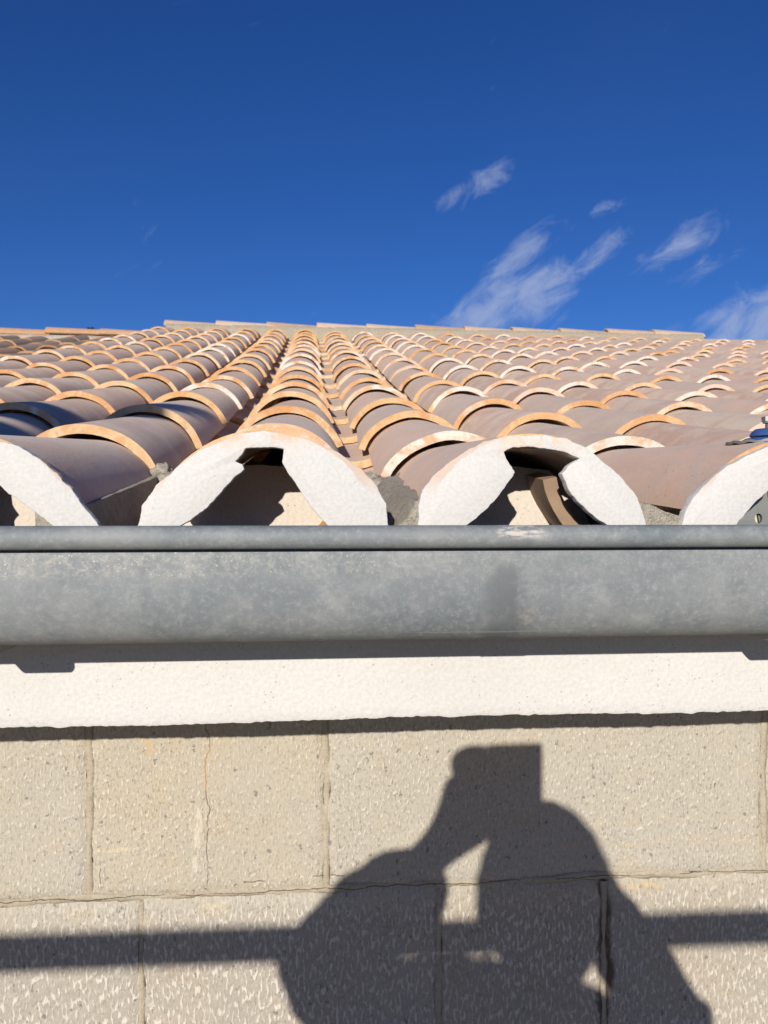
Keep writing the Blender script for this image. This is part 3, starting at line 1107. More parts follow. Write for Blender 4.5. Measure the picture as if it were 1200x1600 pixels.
lay(cov, covers, far_cover, 'cover_tile', 300, roof, IRO, 'distant_cover_tiles')
lay(cha, channels, far_channel, 'channel_tile', 150, roof, IRO, 'distant_channel_tiles',
    lambda t: (0 if in_frame(t[0].translation, .02) else 1, t[0].translation.length))

# slab under the tiles
bm = bmesh.new()
pr = [(y - RO.y, crown_z(y) - .155 - RO.z) for y in (.80, 1.08, 1.88, 2.68, 3.88, 5.08, 6.28, 7.08, 7.35)]
pr += [(12.6 - RO.y, .30 - RO.z), (12.6 - RO.y, .16 - RO.z)] + [(y - RO.y, crown_z(y) - .30 - RO.z) for y in (7.2, 5.08, 2.68, 1.6)] + [(.98 - RO.y, -.165 - RO.z), (.80 - RO.y, -.12 - RO.z)]
add_prism_x(bm, pr, -1.36, 6.0)
link('roof_slab', mesh_from('roof_slab', bm, M_DECK), roof)


def roughen(pts, seed, amp=.0011, step=.004):
    out = []
    n = len(pts)
    for k in range(n):
        a = Vector(pts[k]); b = Vector(pts[(k + 1) % n])
        L = (b - a).length
        m = max(1, int(L / step))
        for j in range(m):
            p = a.lerp(b, j / m)
            w = noise.noise_vector(Vector((p.x * 110, p.y * 110, seed))) * amp * 1.1 + noise.noise_vector(Vector((p.x * 420, p.y * 420, seed))) * amp * .55
            out.append((p.x + w.x, p.y + w.y))
    return out


def slab_xz(name, pts, y0, y1, mat, parent, origin, seed=0, amp=.0009, bev=.0007, step=.0016):
    """a plate cut to an outline in (X, Z), with real thickness in Y; origin is its own base point"""
    pts = roughen(pts, seed, amp, step)
    bm = bmesh.new()
    ox, oy, oz = origin
    f = [bm.verts.new((x - ox, y0 - oy, z - oz)) for x, z in pts]
    face = bm.faces.new(f)
    ext = bmesh.ops.extrude_face_region(bm, geom=[face])
    for v in ext['geom']:
        if isinstance(v, bmesh.types.BMVert):
            v.co.y += (y1 - y0)
    bmesh.ops.recalc_face_normals(bm, faces=bm.faces)
    if bev:
        es = [e for e in bm.edges if all(abs(v.co.y - (y0 - oy)) < 1e-6 for v in e.verts)]
        bmesh.ops.bevel(bm, geom=es, offset=bev, segments=2, affect='EDGES', profile=.5, clamp_overlap=True)
    o = link(name, mesh_from(name, bm, mat, 50), parent)
    o.location = Vector(origin) - RO
    return o


# white plaster that closes the ends of the eave tiles, one left and one right cheek each
P = {
 (0, 'l'): [(-0.0409, 0.0679), (-0.0605, 0.0655), (-0.0762, 0.0587), (-0.0962, 0.0498), (-0.1161, 0.0344), (-0.1295, 0.0218), (-0.1422, 0.0038), (-0.146, -0.0136), (-0.147, -0.0288), (-0.1284, -0.0289), (-0.115, -0.0147), (-0.1016, -0.0082), (-0.0881, 0.0027), (-0.0757, 0.0159), (-0.0659, 0.028), (-0.0567, 0.0347), (-0.0583, 0.0396), (-0.0649, 0.0412), (-0.0594, 0.0468), (-0.0562, 0.0523), (-0.0474, 0.0535), (-0.0409, 0.0535)],
 (0, 'r'): [(-0.0409, 0.0679), (-0.0256, 0.0658), (-0.0002, 0.0599), (0.0241, 0.049), (0.0448, 0.034), (0.0571, 0.0196), (0.0649, 0.005), (0.0666, -0.014), (0.0666, -0.0297), (0.0297, -0.0295), (0.0142, -0.0139), (0.0009, 0.0006), (-0.0102, 0.0177), (-0.019, 0.0304), (-0.025, 0.0415), (-0.0239, 0.0525), (-0.031, 0.0536), (-0.0409, 0.0535)],
 (1, 'l'): [(0.1946, 0.0665), (0.1697, 0.0652), (0.153, 0.0605), (0.1369, 0.0525), (0.1175, 0.0394), (0.1045, 0.0281), (0.0965, 0.0174), (0.0931, 0.0051), (0.0926, -0.014), (0.0937, -0.0298), (0.1198, -0.0299), (0.1352, -0.0141), (0.1513, -0.0017), (0.1628, 0.0108), (0.1714, 0.0221), (0.1789, 0.0335), (0.1749, 0.0391), (0.1714, 0.0459), (0.1691, 0.0516), (0.1772, 0.055), (0.1946, 0.0557)],
 (1, 'r'): [(0.1946, 0.0665), (0.2074, 0.0661), (0.2255, 0.0634), (0.2443, 0.0544), (0.2631, 0.0396), (0.278, 0.027), (0.291, 0.0109), (0.2946, 0.0), (0.2988, -0.0144), (0.2982, -0.0305), (0.2797, -0.0305), (0.2637, -0.0143), (0.2502, -0.0052), (0.2355, 0.0074), (0.2261, 0.02), (0.2214, 0.0325), (0.2273, 0.0394), (0.2372, 0.0463), (0.2267, 0.0503), (0.2109, 0.0541), (0.1946, 0.0557)],
 (-1, 'r'): [(-0.2878, 0.0614), (-0.2595, 0.0573), (-0.244, 0.0537), (-0.2285, 0.0441), (-0.2128, 0.0318), (-0.2013, 0.0189), (-0.1909, 0.0038), (-0.1814, -0.0081), (-0.1761, -0.0152), (-0.1735, -0.0287), (-0.1972, -0.0286), (-0.2149, -0.0135), (-0.2264, -0.0048), (-0.2357, 0.0027), (-0.242, 0.0081), (-0.2456, 0.0107), (-0.2513, 0.0134), (-0.2595, 0.023), (-0.2698, 0.0316), (-0.2801, 0.0401), (-0.2878, 0.0432)],
 (2, 'l'): [(0.4402, 0.0616), (0.4156, 0.0591), (0.3941, 0.0496), (0.3758, 0.0402), (0.3595, 0.0285), (0.3456, 0.0145), (0.3353, -0.0017), (0.3317, -0.0145), (0.3317, -0.0307), (0.3667, -0.0308), (0.3825, -0.0146), (0.3935, -0.0006), (0.4033, 0.0088), (0.4156, 0.0193), (0.4266, 0.0334), (0.4402, 0.0499)],
}
gen_l = [(x - .1946, z) for x, z in P[1, 'l']]
gen_r = [(x + .0409, z) for x, z in P[0, 'r']]
for i in range(I0, 12):
    cx = row_x(i)
    two = []
    for s in ('l', 'r'):
        pts = P.get((i, s))
        if pts is None:
            pts = [(cx + x, z - .002) for x, z in (gen_l if s == 'l' else gen_r)]
        two.append(pts)
    ring_ = two[0] + list(reversed(two[1]))
    ring_ = [p for n_, p in enumerate(ring_) if (Vector(p) - Vector(ring_[n_ - 1])).length > 1e-4]
    slab_xz('plaster_facing', ring_, .6905, .7015, M_COLLAR, roof, (cx + {0: .0075, -1: .003, 1: .0005}.get(i, 0), .7, .0690), seed=i * 3.3)
    # cream plug set back inside the tile
    arch = [(cx - .100, -.10), (cx - .094, -.02), (cx - .070, .024), (cx - .048, .040 if i != 0 else .043), (cx, .0455), (cx + .046, .041), (cx + .070, .024), (cx + .094, -.02), (cx + .100, -.10)]
    slab_xz('plaster_plug', arch, .800, .830, M_PLUG, roof, (cx, .8, -.05), seed=i * 1.9 + 50, amp=.001)


def loft_mortar(name, sec0, sec1, y0, y1, seed, mat=M_MORTAR, amp=.0035, n=14):
    """rough mortar between two cross-sections given in (X, Z)"""
    def dens(sec):
        out = []
        for k in range(len(sec)):
            a = Vector(sec[k]); b = Vector(sec[(k + 1) % len(sec)])
            for j in range(6):
                out.append(a.lerp(b, j / 6))
        return out
    a, b = dens(sec0), dens(sec1)
    bm = bmesh.new()
    rows = []
    for j in range(n + 1):
        f = j / n
        y = y0 + (y1 - y0) * f
        row = []
        for p, q in zip(a, b):
            m = p.lerp(q, f)
            w = noise.noise_vector(Vector((m.x * 60, y * 60, m.y * 60 + seed))) * amp + noise.noise_vector(Vector((m.x * 190, y * 190, m.y * 190 + seed))) * amp * .5
            row.append(bm.verts.new((m.x + w.x - RO.x, y + w.y - RO.y, m.y + w.z - RO.z)))
        rows.append(row)
    L = len(a)
    for p, q in zip(rows, rows[1:]):
        for k in range(L):
            bm.faces.new((p[k], p[(k + 1) % L], q[(k + 1) % L], q[k]))
    bm.faces.new(rows[0]); bm.faces.new(list(reversed(rows[-1])))
    bmesh.ops.recalc_face_normals(bm, faces=bm.faces)
    return link(name, mesh_from(name, bm, mat, 70), roof)


# bedding mortar under the feet of the eave tiles
# right foot of row -1: a smooth vertical face in shade
loft_mortar('bedding_mortar', [(-.235, -.06), (-.235, .0), (-.1935, .0035), (-.190, -.015), (-.186, -.06)],
            [(-.24, .0), (-.24, .042), (-.197, .046), (-.193, .02), (-.190, -.01)], .706, 1.075, 1.0, amp=.0012)
loft_mortar('bedding_mortar', [(.066, -.06), (.070, -.030), (.078, -.010), (.090, .006), (.125, .006), (.125, -.06)],
            [(.060, -.02), (.066, .014), (.078, .034), (.092, .042), (.125, .05), (.125, -.02)], .700, 1.07, 7.0, amp=.0042)
loft_mortar('bedding_mortar', [(.060, -.06), (.060, -.034), (.078, -.030), (.098, -.018), (.098, -.06)],
            [(.058, -.02), (.060, .004), (.078, .000), (.096, .012), (.098, -.02)], .698, 1.02, 9.0, amp=.0036)
loft_mortar('bedding_mortar', [(.290, -.06), (.291, .0075), (.303, .0055), (.320, -.002), (.336, -.006), (.345, -.06)],
            [(.290, -.01), (.290, .030), (.303, .026), (.320, .020), (.340, .022), (.345, -.01)], .697, 1.02, 3.0, amp=.0020)
loft_mortar('bedding_mortar', [(-.146, -.06), (-.147, -.020), (-.156, -.028), (-.168, -.0285), (-.170, -.06)],
            [(-.140, -.03), (-.142, .006), (-.150, -.006), (-.160, -.010), (-.165, -.03)], .698, .86, 4.0, amp=.0030)
for i in list(range(I0, -2)) + list(range(3, 11)):
    xr = row_x(i) + .100
    loft_mortar('bedding_mortar', [(xr - .03, -.06), (xr - .03, .0), (xr + .002, .003), (xr + .008, -.02), (xr + .012, -.06)],
                [(xr - .03, .0), (xr - .03, .04), (xr, .044), (xr + .006, .02), (xr + .01, -.01)], .702, 1.07, i * 1.3, amp=.002, n=6)
# squeezed-out mortar crumbs where the second course meets the first
for (x, y, z, s, sd) in ((-.186, 1.055, .036, .016, 1), (-.172, 1.040, .022, .013, 2), (-.195, 1.07, .052, .012, 5), (.083, 1.035, .030, .015, 3), (.078, 1.06, .040, .012, 4)):
    bm = bmesh.new()
    bmesh.ops.create_icosphere(bm, subdivisions=3, radius=s)
    for v in bm.verts:
        nn = noise.noise(v.co * 130 + Vector((sd, 0, 0))) * .5 + noise.noise(v.co * 330 + Vector((sd, 3, 0))) * .3
        v.co *= 1 + nn
        v.co.z *= .8
    o = link('mortar_crumb', mesh_from('mortar_crumb', bm, M_MORTAR, 180), roof)
    o.location = Vector((x, y, z)) - RO

# ridge
XR0, XR1 = -1.29, 3.66
bm = bmesh.new()
nx = 300
cols = []
for i in range(nx + 1):
    x = XR0 + .02 + (XR1 - XR0 - .04) * i / nx
    w1 = noise.noise(Vector((x * 9, 0, 2))) * .006
    w2 = noise.noise(Vector((x * 23, 4, 2))) * .008
    pr = [(7.12 + w2, 1.50), (7.13 + w2, 1.585 + w1), (7.155 + w2 * .5, 1.638 + w1 * .4), (7.24, 1.66), (7.36, 1.60), (7.36, 1.46)]
    cols.append([bm.verts.new((x, y - RO.y, z - RO.z)) for y, z in pr])
for a, b in zip(cols, cols[1:]):
    for k in range(len(a)):
        bm.faces.new((a[k], a[(k + 1) % len(a)], b[(k + 1) % len(a)], b[k]))
bm.faces.new(cols[0]); bm.faces.new(list(reversed(cols[-1])))
bmesh.ops.recalc_face_normals(bm, faces=bm.faces)
link('ridge_mortar', mesh_from('ridge_mortar', bm, M_RIDGE, 60), roof)


def cap_mesh(name, seed, mat):
    bm = bmesh.new()
    shell(bm, 0, .122, 0, .49, .108, -.016, .014, math.radians(62), math.radians(60), 12, False, .002, seed, 2, 0, 0)
    bm.transform(Matrix.Rotation(math.radians(-90), 4, 'Z'))      # runs along +X
    return mesh_from(name, bm, mat, 40)


caps = [cap_mesh('ridge_tile', s, M_CAP) for s in range(3)]
x = XR0
n = 0
rc = random.Random(3)
while x < XR1 - .3:
    o = link('ridge_tile', caps[n % 3], roof)
    o.location = Vector((x, 7.255, 1.6935 + rc.uniform(-.006, .004))) - RO
    o.rotation_euler = (rc.uniform(-.04, .04), rc.uniform(.008, .024), rc.uniform(-.02, .02))
    x += .447
    n += 1

# ------------------------------------------------------------------ older roof to the left
old = root('old_tiled_roof', 'older rust-brown tiled roof with orange ridge tiles left of the new roof', 'roof', (-1.5, 4.0, .6))
OO = Vector((-1.5, 4.0, .6))
IOO = Matrix.Translation(-OO)
old_cov = [cover_mesh('old_cover_tile', s * 4.4 + 70, [M_OLD, M_OLDLIP], 10, .004) for s in range(4)]
old_cha = [channel_mesh('old_channel_tile', s * 4.4 + 90, [M_OLD, M_OLDLIP], 6, .004) for s in range(2)]
ro = random.Random(21)
oc, och = [], []
for j in range(0, 13):
    x = -1.475 - .243 * j
    st = ro.uniform(-.15, .15)
    for k in range(1, 16):
        y = LIPS[k][0] + st + ro.uniform(-.04, .04)
        z = crown_z(y) - .088 + ro.uniform(-.012, .012)
        yn = y + .4
        sl = math.atan2(crown_z(yn) - .088 - .016 - z, .4)
        if y + .45 > 7.2:
            continue
        m = Matrix.Translation((x + ro.uniform(-.014, .014), y, z)) @ Matrix.Rotation(sl, 4, 'X') @ Matrix.Rotation(ro.uniform(-.06, .06), 4, 'Z') @ Matrix.Rotation(ro.uniform(-.06, .06), 4, 'Y')
        oc.append((m, j, k))
        m = Matrix.Translation((x + .12, y, z - .115)) @ Matrix.Rotation(sl, 4, 'X')
        och.append((m, j, k))
lay(oc, old_cov, old_cov, 'old_cover_tile', 130, old, IOO, 'distant_old_cover_tiles', lambda t: (0 if in_frame(t[0].translation, .1) else 1, -t[0].translation.y))
bm = bmesh.new()
for n, (m, i, k) in enumerate(och):
    append_mesh(bm, old_cha[n % 2], IOO @ m)
link('old_channel_tiles', mesh_from('old_channel_tiles', bm, list(old_cha[0].materials), 40), old, kind='stuff')
bm = bmesh.new()
pr = [(y - OO.y, crown_z(y) - .24 - OO.z) for y in (.80, 1.88, 2.68, 3.88, 5.08, 6.28, 7.08, 7.3)]
pr += [(12.6 - OO.y, .20 - OO.z), (12.6 - OO.y, .05 - OO.z)] + [(y - OO.y, crown_z(y) - .36 - OO.z) for y in (7.2, 5.08, 2.68, 1.6)] + [(.98 - OO.y, -.17 - OO.z), (.80 - OO.y, -.165 - OO.z)]
add_prism_x(bm, pr, -5.0 - OO.x, -1.365 - OO.x)
link('old_roof_slab', mesh_from('old_roof_slab', bm, M_DECK), old)
bm = bmesh.new()
cols = []
for i in range(200):
    x = -1.36 - 3.4 * i / 199
    w1 = noise.noise(Vector((x * 9, 0, 12))) * .02
    w2 = noise.noise(Vector((x * 19, 4, 12))) * .03
    pr = [(7.00 + w2, 1.35), (7.03 + w2, 1.455 + w1), (7.10 + w2 * .5, 1.505 + w1 * .4), (7.24, 1.54), (7.34, 1.48), (7.34, 1.30)]
    cols.append([bm.verts.new((x - OO.x, y - OO.y, z - OO.z)) for y, z in pr])
for a, b in zip(cols, cols[1:]):
    for k in range(len(a)):
        bm.faces.new((a[k], a[(k + 1) % len(a)], b[(k + 1) % len(a)], b[k]))
bm.faces.new(cols[0]); bm.faces.new(list(reversed(cols[-1])))
bmesh.ops.recalc_face_normals(bm, faces=bm.faces)
link('old_ridge_mortar', mesh_from('old_ridge_mortar', bm, M_LIME, 60), old)
ocaps = [cap_mesh('old_ridge_tile', s + 30, M_OLDCAP) for s in range(3)]
x = -1.36 - .47
n = 0
while x > -4.9:
    o = link('old_ridge_tile', ocaps[n % 3], old)
    o.location = Vector((x, 7.20, 1.588 + ro.uniform(-.006, .006))) - OO
    o.rotation_euler = (ro.uniform(-.05, .05), ro.uniform(-.012, .012), ro.uniform(-.02, .02))
    x -= .455
    n += 1

# ------------------------------------------------------------------ bolt on the right-hand eave tile
bx, by, bz = .4535, .7560, .0645
bolt = root('roof_fixing_bolt', 'threaded steel bolt with blue domed washers standing on the rightmost eave tile', 'bolt', (bx, by, bz))


def lathe(prof, seg=40, wave=0.0, nw=10):
    bm = bmesh.new()
    rings = []
    for k in range(seg):
        a = 2 * math.pi * k / seg
        rings.append([bm.verts.new((rr * math.cos(a), rr * math.sin(a), zz + (wave * math.sin(nw * a) * min(1, rr / .03) if wave else 0))) for rr, zz in prof])
    L = len(prof)
    for k in range(seg):
        p, q = rings[k], rings[(k + 1) % seg]
        for j in range(L):
            j2 = (j + 1) % L
            bm.faces.new((p[j], q[j], q[j2], p[j2]))
    bmesh.ops.recalc_face_normals(bm, faces=bm.faces)
    return bm


bm = lathe([(.0035, .0010), (.0400, .0006), (.0402, .0030), (.0035, .0034)], 60, .0009, 14)
link('flange', mesh_from('flange', bm, M_STEEL, 40), bolt)
bm = lathe([(.0035, .0030), (.027, .0031), (.0262, .0045), (.0220, .0068), (.0035, .0072)], 48)
link('lower_washer', mesh_from('lower_washer', bm, M_BLUE, 40), bolt)
bm = lathe([(.0035, .0066), (.0080, .0068), (.0080, .0092), (.0035, .0094)], 24)
link('spacer', mesh_from('spacer', bm, M_BLACKRUB, 40), bolt)
bm = lathe([(.0035, .0090), (.0180, .0086), (.0183, .0098), (.0160, .0138), (.0130, .0160), (.0035, .0164)], 48)
link('upper_washer', mesh_from('upper_washer', bm, M_BLUE, 40), bolt)
bm = bmesh.new()
pts, rad = [], []
zz = -.02
while zz < .0265:
    pts.append((0, 0, zz)); rad.append(.0042)
    pts.append((0, 0, zz + .0008)); rad.append(.0036)
    zz += .0016
add_tube(bm, pts, rad, 14)
link('threaded_rod', mesh_from('threaded_rod', bm, M_STEEL, 40), bolt)
bm = bmesh.new()
add_tube(bm, [(0, 0, .0236), (0, 0, .0282)], .0072, 6)
link('nut', mesh_from('nut', bm, M_STEEL, 30), bolt)
bm = lathe([(.0040, .0218), (.0062, .0218), (.0062, .0234), (.0040, .0234)], 30)
link('flat_washer', mesh_from('flat_washer', bm, M_STEEL, 30), bolt)

# ------------------------------------------------------------------ tree behind the old roof
TY = 30.0
tx, ttop = -8.0, 6.55
tree = root('pine_tree', 'tip of a dark green pine showing above the old orange ridge', 'tree', (tx, TY, G))
bm = bmesh.new()
Ht = ttop - G
add_tube(bm, [(0, 0, -.2), (.05, 0, Ht * .4), (0, .05, Ht * .75), (0, 0, Ht)], [.26, .19, .09, .015], 10)
link('trunk', mesh_from('trunk', bm, M_BARK, 60), tree)
bm = bmesh.new()
rl = random.Random(8)
for n in range(6500):
    f = rl.random() ** .8
    z = Ht * (.30 + .70 * f) + rl.uniform(-.1, .1)
    lay_ = .72 + .28 * math.sin(z * 7.5)
    rr = (Ht - z) * .27 * lay_ * (rl.random() ** .5) + .03 + rl.random() * .16
    a = rl.random() * 6.283
    rr *= .8 + .3 * math.sin(a * 3 + z)
    p = Vector((rr * math.cos(a), rr * math.sin(a), z - rr * .25))
    d = Vector((math.cos(a), math.sin(a), rl.uniform(-.3, .5))).normalized()
    s = Vector((-d.y, d.x, rl.uniform(-.4, .4))).normalized()
    L = rl.uniform(.08, .2)
    w = L * .3
    v = [bm.verts.new(p), bm.verts.new(p + d * L * .5 + s * w), bm.verts.new(p + d * L), bm.verts.new(p + d * L * .5 - s * w)]
    bm.faces.new(v)
link('crown', mesh_from('crown', bm, M_LEAF), tree)

# ------------------------------------------------------------------ scaffold behind the photographer
ZD = -1.68                                        # top of the deck
sc = root('scaffold', 'tube scaffold with wooden deck the photographer stands on in front of the eave', 'scaffold', (0, -.2, G))
SO = Vector((0, -.2, G))


def tube_part(name, a, b, rad=.0242, mat=M_SCAF):
    bm = bmesh.new()
    add_tube(bm, [Vector(a) - SO, Vector(b) - SO], rad, 20)
    return link(name, mesh_from(name, bm, mat, 40), sc)


YR = -.62
for x in (-.905, 1.45, -2.6):
    tube_part('standard', (x, YR - .052, G + .02), (x, YR - .052, 1.05 if x != 1.45 else .25))
    tube_part('standard', (x, .30, G + .02), (x, .30, -1.30))
    bm = bmesh.new()
    add_box(bm, Vector((x, YR - .052, G + .012)) - SO, (.15, .15, .012))
    link('base_plate', mesh_from('base_plate', bm, M_SCAF), sc)
    bm = bmesh.new()
    add_box(bm, Vector((x, .30, G + .012)) - SO, (.15, .15, .012))
    link('base_plate', mesh_from('base_plate', bm, M_SCAF), sc)
    tube_part('transom', (x, YR - .12, ZD - .065), (x, .40, ZD - .065))
tube_part('ledger', (-3.0, YR, .0325), (1.9, YR, -.036), .0225)
tube_part('ledger', (-3.0, YR, ZD + .50), (1.9, YR, ZD + .50))
tube_part('ledger', (-3.0, YR, ZD - .115), (1.9, YR, ZD - .115))
tube_part('ledger', (-3.0, .355, ZD - .115), (1.9, .355, ZD - .115))
for (x, y, z) in ((-.905, YR - .020, 0.0), (1.45, YR - .020, -.012), (-.905, YR - .02, ZD + .5), (1.45, YR - .02, ZD + .5)):
    bm = bmesh.new()
    add_box(bm, Vector((x, y, z - .006)) - SO, (.085, .085, .058), None, .012)
    add_box(bm, Vector((x - .01, y - .02, z - .038)) - SO, (.030, .05, .020), None, .004)
    link('coupler', mesh_from('coupler', bm, M_SCAF, 50), sc)
for k in range(4):
    bm = bmesh.new()
    add_box(bm, Vector((-.55, -.50 + k * .232, ZD - .020)) - SO, (4.6, .225, .038), None, .004)
    link('deck_board', mesh_from('deck_board', bm, M_WOOD, 40), sc)
# boards added out of view; with their gap they throw streaked shade on left tiles
for (z0, z1) in ((.600, .800), (.838, .945)):
    bm = bmesh.new()
    add_box(bm, Vector((-1.90, YR + .010, (z0 + z1) / 2)) - SO, (2.10, .032, z1 - z0), Matrix.Rotation(math.radians(1.0), 3, 'Y'), .003)
    link('shade_board', mesh_from('shade_board', bm, M_WOOD, 40), sc)

# ------------------------------------------------------------------ phone
phone = root('smartphone', 'black phone held upright in both hands, its lens taking the picture', 'phone', (-.019, -.008, -.12))
PO = Vector((-.019, -.008, -.12))
bm = bmesh.new()
add_box(bm, Vector((-.0230, -.0075, -.0345)) - PO, (.0710, .0085, .137), None, .0036)
link('case', mesh_from('case', bm, M_PHONE, 50), phone)
bm = bmesh.new()
add_box(bm, Vector((-.0230, -.0122, -.0345)) - PO, (.066, .0008, .131))
link('screen', mesh_from('screen', bm, M_GLASS), phone)
bm = bmesh.new()
ring = lathe([(.0042, -.0010), (.0060, -.0010), (.0060, .0008), (.0042, .0008)], 28)
ring.transform(Matrix.Rotation(math.radians(90), 4, 'X'))
ring.transform(Matrix.Translation(Vector((0, -.0026, 0)) - PO))
bm.free()
link('lens_ring', mesh_from('lens_ring', ring, M_STEEL, 40), phone)

# ------------------------------------------------------------------ the photographer


def skin_obj(name, chains, mat, parent, off, levels=2):
    """grow a limb surface over joints; chains = lists of (x, y, z, radius or (rx, ry)); equal joints are welded"""
    bm = bmesh.new()
    lay_ = bm.verts.layers.skin.verify()
    reg = {}
    first = None
    for ch in chains:
        prev = None
        for p in ch:
            key = (round(p[0], 4), round(p[1], 4), round(p[2], 4))
            if key not in reg:
                v = bm.verts.new(Vector(p[:3]) - off)
                rr = p[3]
                v[lay_].radius = rr if isinstance(rr, tuple) else (rr, rr)
                v[lay_].use_root = prev is None
                reg[key] = v
            v = reg[key]
            if prev is not None and prev != v and bm.edges.get((prev, v)) is None:
                bm.edges.new((prev, v))
            prev = v
    me = bpy.data.meshes.new(name)
    bm.to_mesh(me)
    bm.free()
    me.materials.append(mat)
    o = link(name, me, parent)
    sm = o.modifiers.new('skin', 'SKIN')
    sm.use_smooth_shade = True
    sm.branch_smoothing = .6
    ss = o.modifiers.new('sub', 'SUBSURF')
    ss.levels = levels
    ss.render_levels = levels
    return o


per = root('person', 'person in a dark jacket standing on the scaffold, photographing with both hands raised', 'person', (-.07, -.42, ZD))
QO = Vector((-.07, -.42, ZD))
HX = -.073
hip = (HX, -.45, -.80)
neck = (HX, -.395, -.225)
sh_l, sh_r = (-.228, -.385, -.205), (.098, -.41, -.300)
el_l, el_r = (-.333, -.185, -.192), (.128, -.20, -.262)
wr_l, wr_r = (-.127, -.035, -.084), (.036, -.036, -.104)
pl, prr = (-.083, -.022, -.035), (.040, -.024, -.072)
body = [
    # torso and neck up into the skull base
    [hip + ((.125, .085),), (HX, -.44, -.60, (.115, .08)), (HX, -.42, -.42, (.125, .085)), (HX, -.405, -.30, (.085, .06)), neck + (.048,), (HX, -.36, -.16, .050)],
    [(HX, -.405, -.30, (.085, .06)), sh_l + (.046,), ((sh_l[0] + el_l[0]) / 2, (sh_l[1] + el_l[1]) / 2, (sh_l[2] + el_l[2]) / 2, .040), el_l + (.034,),
     (el_l[0] * .6 + wr_l[0] * .4, el_l[1] * .6 + wr_l[1] * .4, el_l[2] * .6 + wr_l[2] * .4, .036), wr_l + (.024,), (-.096, -.028, -.060, (.040, .024)), (-.080, -.024, -.036, (.046, .022)), (-.074, -.022, -.012, (.044, .018)), (-.074, -.020, .004, (.030, .014))],
    [(HX, -.405, -.30, (.085, .06)), sh_r + (.046,), ((sh_r[0] + el_r[0]) / 2, (sh_r[1] + el_r[1]) / 2, (sh_r[2] + el_r[2]) / 2, .040), el_r + (.034,),
     (el_r[0] * .6 + wr_r[0] * .4, el_r[1] * .6 + wr_r[1] * .4, el_r[2] * .6 + wr_r[2] * .4, .036), wr_r + (.024,), prr + ((.024, .016),)],
    # legs
    [hip + ((.125, .085),), (HX - .10, -.44, -.90, .080), (HX - .11, -.42, -1.25, .052), (HX - .115, -.45, -1.60, .036)],
    [hip + ((.125, .085),), (HX + .10, -.44, -.90, .080), (HX + .11, -.42, -1.25, .052), (HX + .115, -.45, -1.60, .036)],
    # left hand: fingers round the edge of the phone, thumb on the screen side
    [(-.088, -.020, -.008, .015), (-.096, -.004, .012, .0140), (-.084, .006, .017, .0125), (-.064, .008, .018, .0118), (-.050, .006, .017, .010)],
    [(-.090, -.020, -.024, .014), (-.094, -.002, -.008, .0135), (-.083, .009, .000, .0120), (-.062, .009, .001, .0110), (-.048, .007, .000, .009)],
    [(-.090, -.020, -.042, .010), (-.092, -.002, -.034, .0090), (-.080, .008, -.028, .0083), (-.060, .008, -.026, .0075), (-.048, .006, -.026, .0068)],
    [(-.086, -.020, -.052, .009), (-.086, -.002, -.052, .0082), (-.074, .006, -.048, .0074), (-.062, .006, -.046, .0065)],
    [(-.086, -.028, -.040, .011), (-.074, -.030, -.018, .0105), (-.060, -.024, -.004, .0095), (-.046, -.021, .002, .0085)],
    # right hand lower on the other edge
    [(.034, -.024, -.062, .010), (.034, -.006, -.052, .0090), (.026, .005, -.050, .0083), (.008, .007, -.052, .0075), (-.004, .005, -.053, .0068)],
    [(.036, -.024, -.074, .010), (.038, -.004, -.068, .0090), (.028, .007, -.068, .0083), (.008, .008, -.070, .0075), (-.006, .006, -.070, .0068)],
    [(.036, -.024, -.086, .010), (.036, -.004, -.086, .0090), (.026, .007, -.087, .0083), (.008, .008, -.088, .0075), (-.004, .006, -.088, .0068)],
    [(.034, -.024, -.096, .009), (.032, -.004, -.101, .0082), (.022, .005, -.104, .0074), (.010, .006, -.105, .0065)],
    [(.034, -.032, -.074, .011), (.024, -.034, -.056, .0105), (.012, -.027, -.044, .0095), (.000, -.022, -.038, .0085)],
]
skin_obj('body', body, M_SKIN, per, QO)


def lerp3(a, b, t):
    return tuple(a[i] + (b[i] - a[i]) * t for i in range(3))


jac = [
    [(HX, -.455, -.93, (.18, .135)), (HX, -.452, -.84, (.175, .13)), (HX, -.44, -.64, (.165, .12)), (HX, -.425, -.44, (.175, .125)), (HX, -.405, -.275, (.14, .095)), (HX, -.405, -.19, (.115, .085)), (HX, -.40, -.135, (.086, .075))],
    [(HX, -.405, -.275, (.14, .095)), sh_l + (.088,), lerp3(sh_l, el_l, .5) + (.080,), el_l + (.060,), lerp3(el_l, wr_l, .45) + (.058,), (-.143, -.056, -.104, .052)],
    [(HX, -.405, -.19, (.115, .085)), (-.165, -.395, -.185, .088), sh_l + (.088,)],
    [(HX, -.405, -.275, (.14, .095)), sh_r + (.078,), lerp3(sh_r, el_r, .5) + (.060,), el_r + (.054,), lerp3(el_r, wr_r, .45) + (.048,), lerp3(el_r, wr_r, .88) + (.037,)],
]
jk = skin_obj('jacket', jac, M_JACKET, per, QO, 3)
tx_ = bpy.data.textures.new('cloth_folds', 'CLOUDS')
tx_.noise_scale = .045
tx_.noise_depth = 2
dm = jk.modifiers.new('folds', 'DISPLACE')
dm.texture = tx_
dm.strength = .022
dm.mid_level = .5
tr = [
    [(HX, -.45, -.72, (.155, .11)), (HX, -.45, -.82, (.165, .115)), (HX - .10, -.44, -.95, .102), (HX - .11, -.42, -1.25, .072), (HX - .115, -.45, -1.61, .058)],
    [(HX, -.45, -.82, (.165, .115)), (HX + .10, -.44, -.95, .102), (HX + .11, -.42, -1.25, .072), (HX + .115, -.45, -1.61, .058)],
]
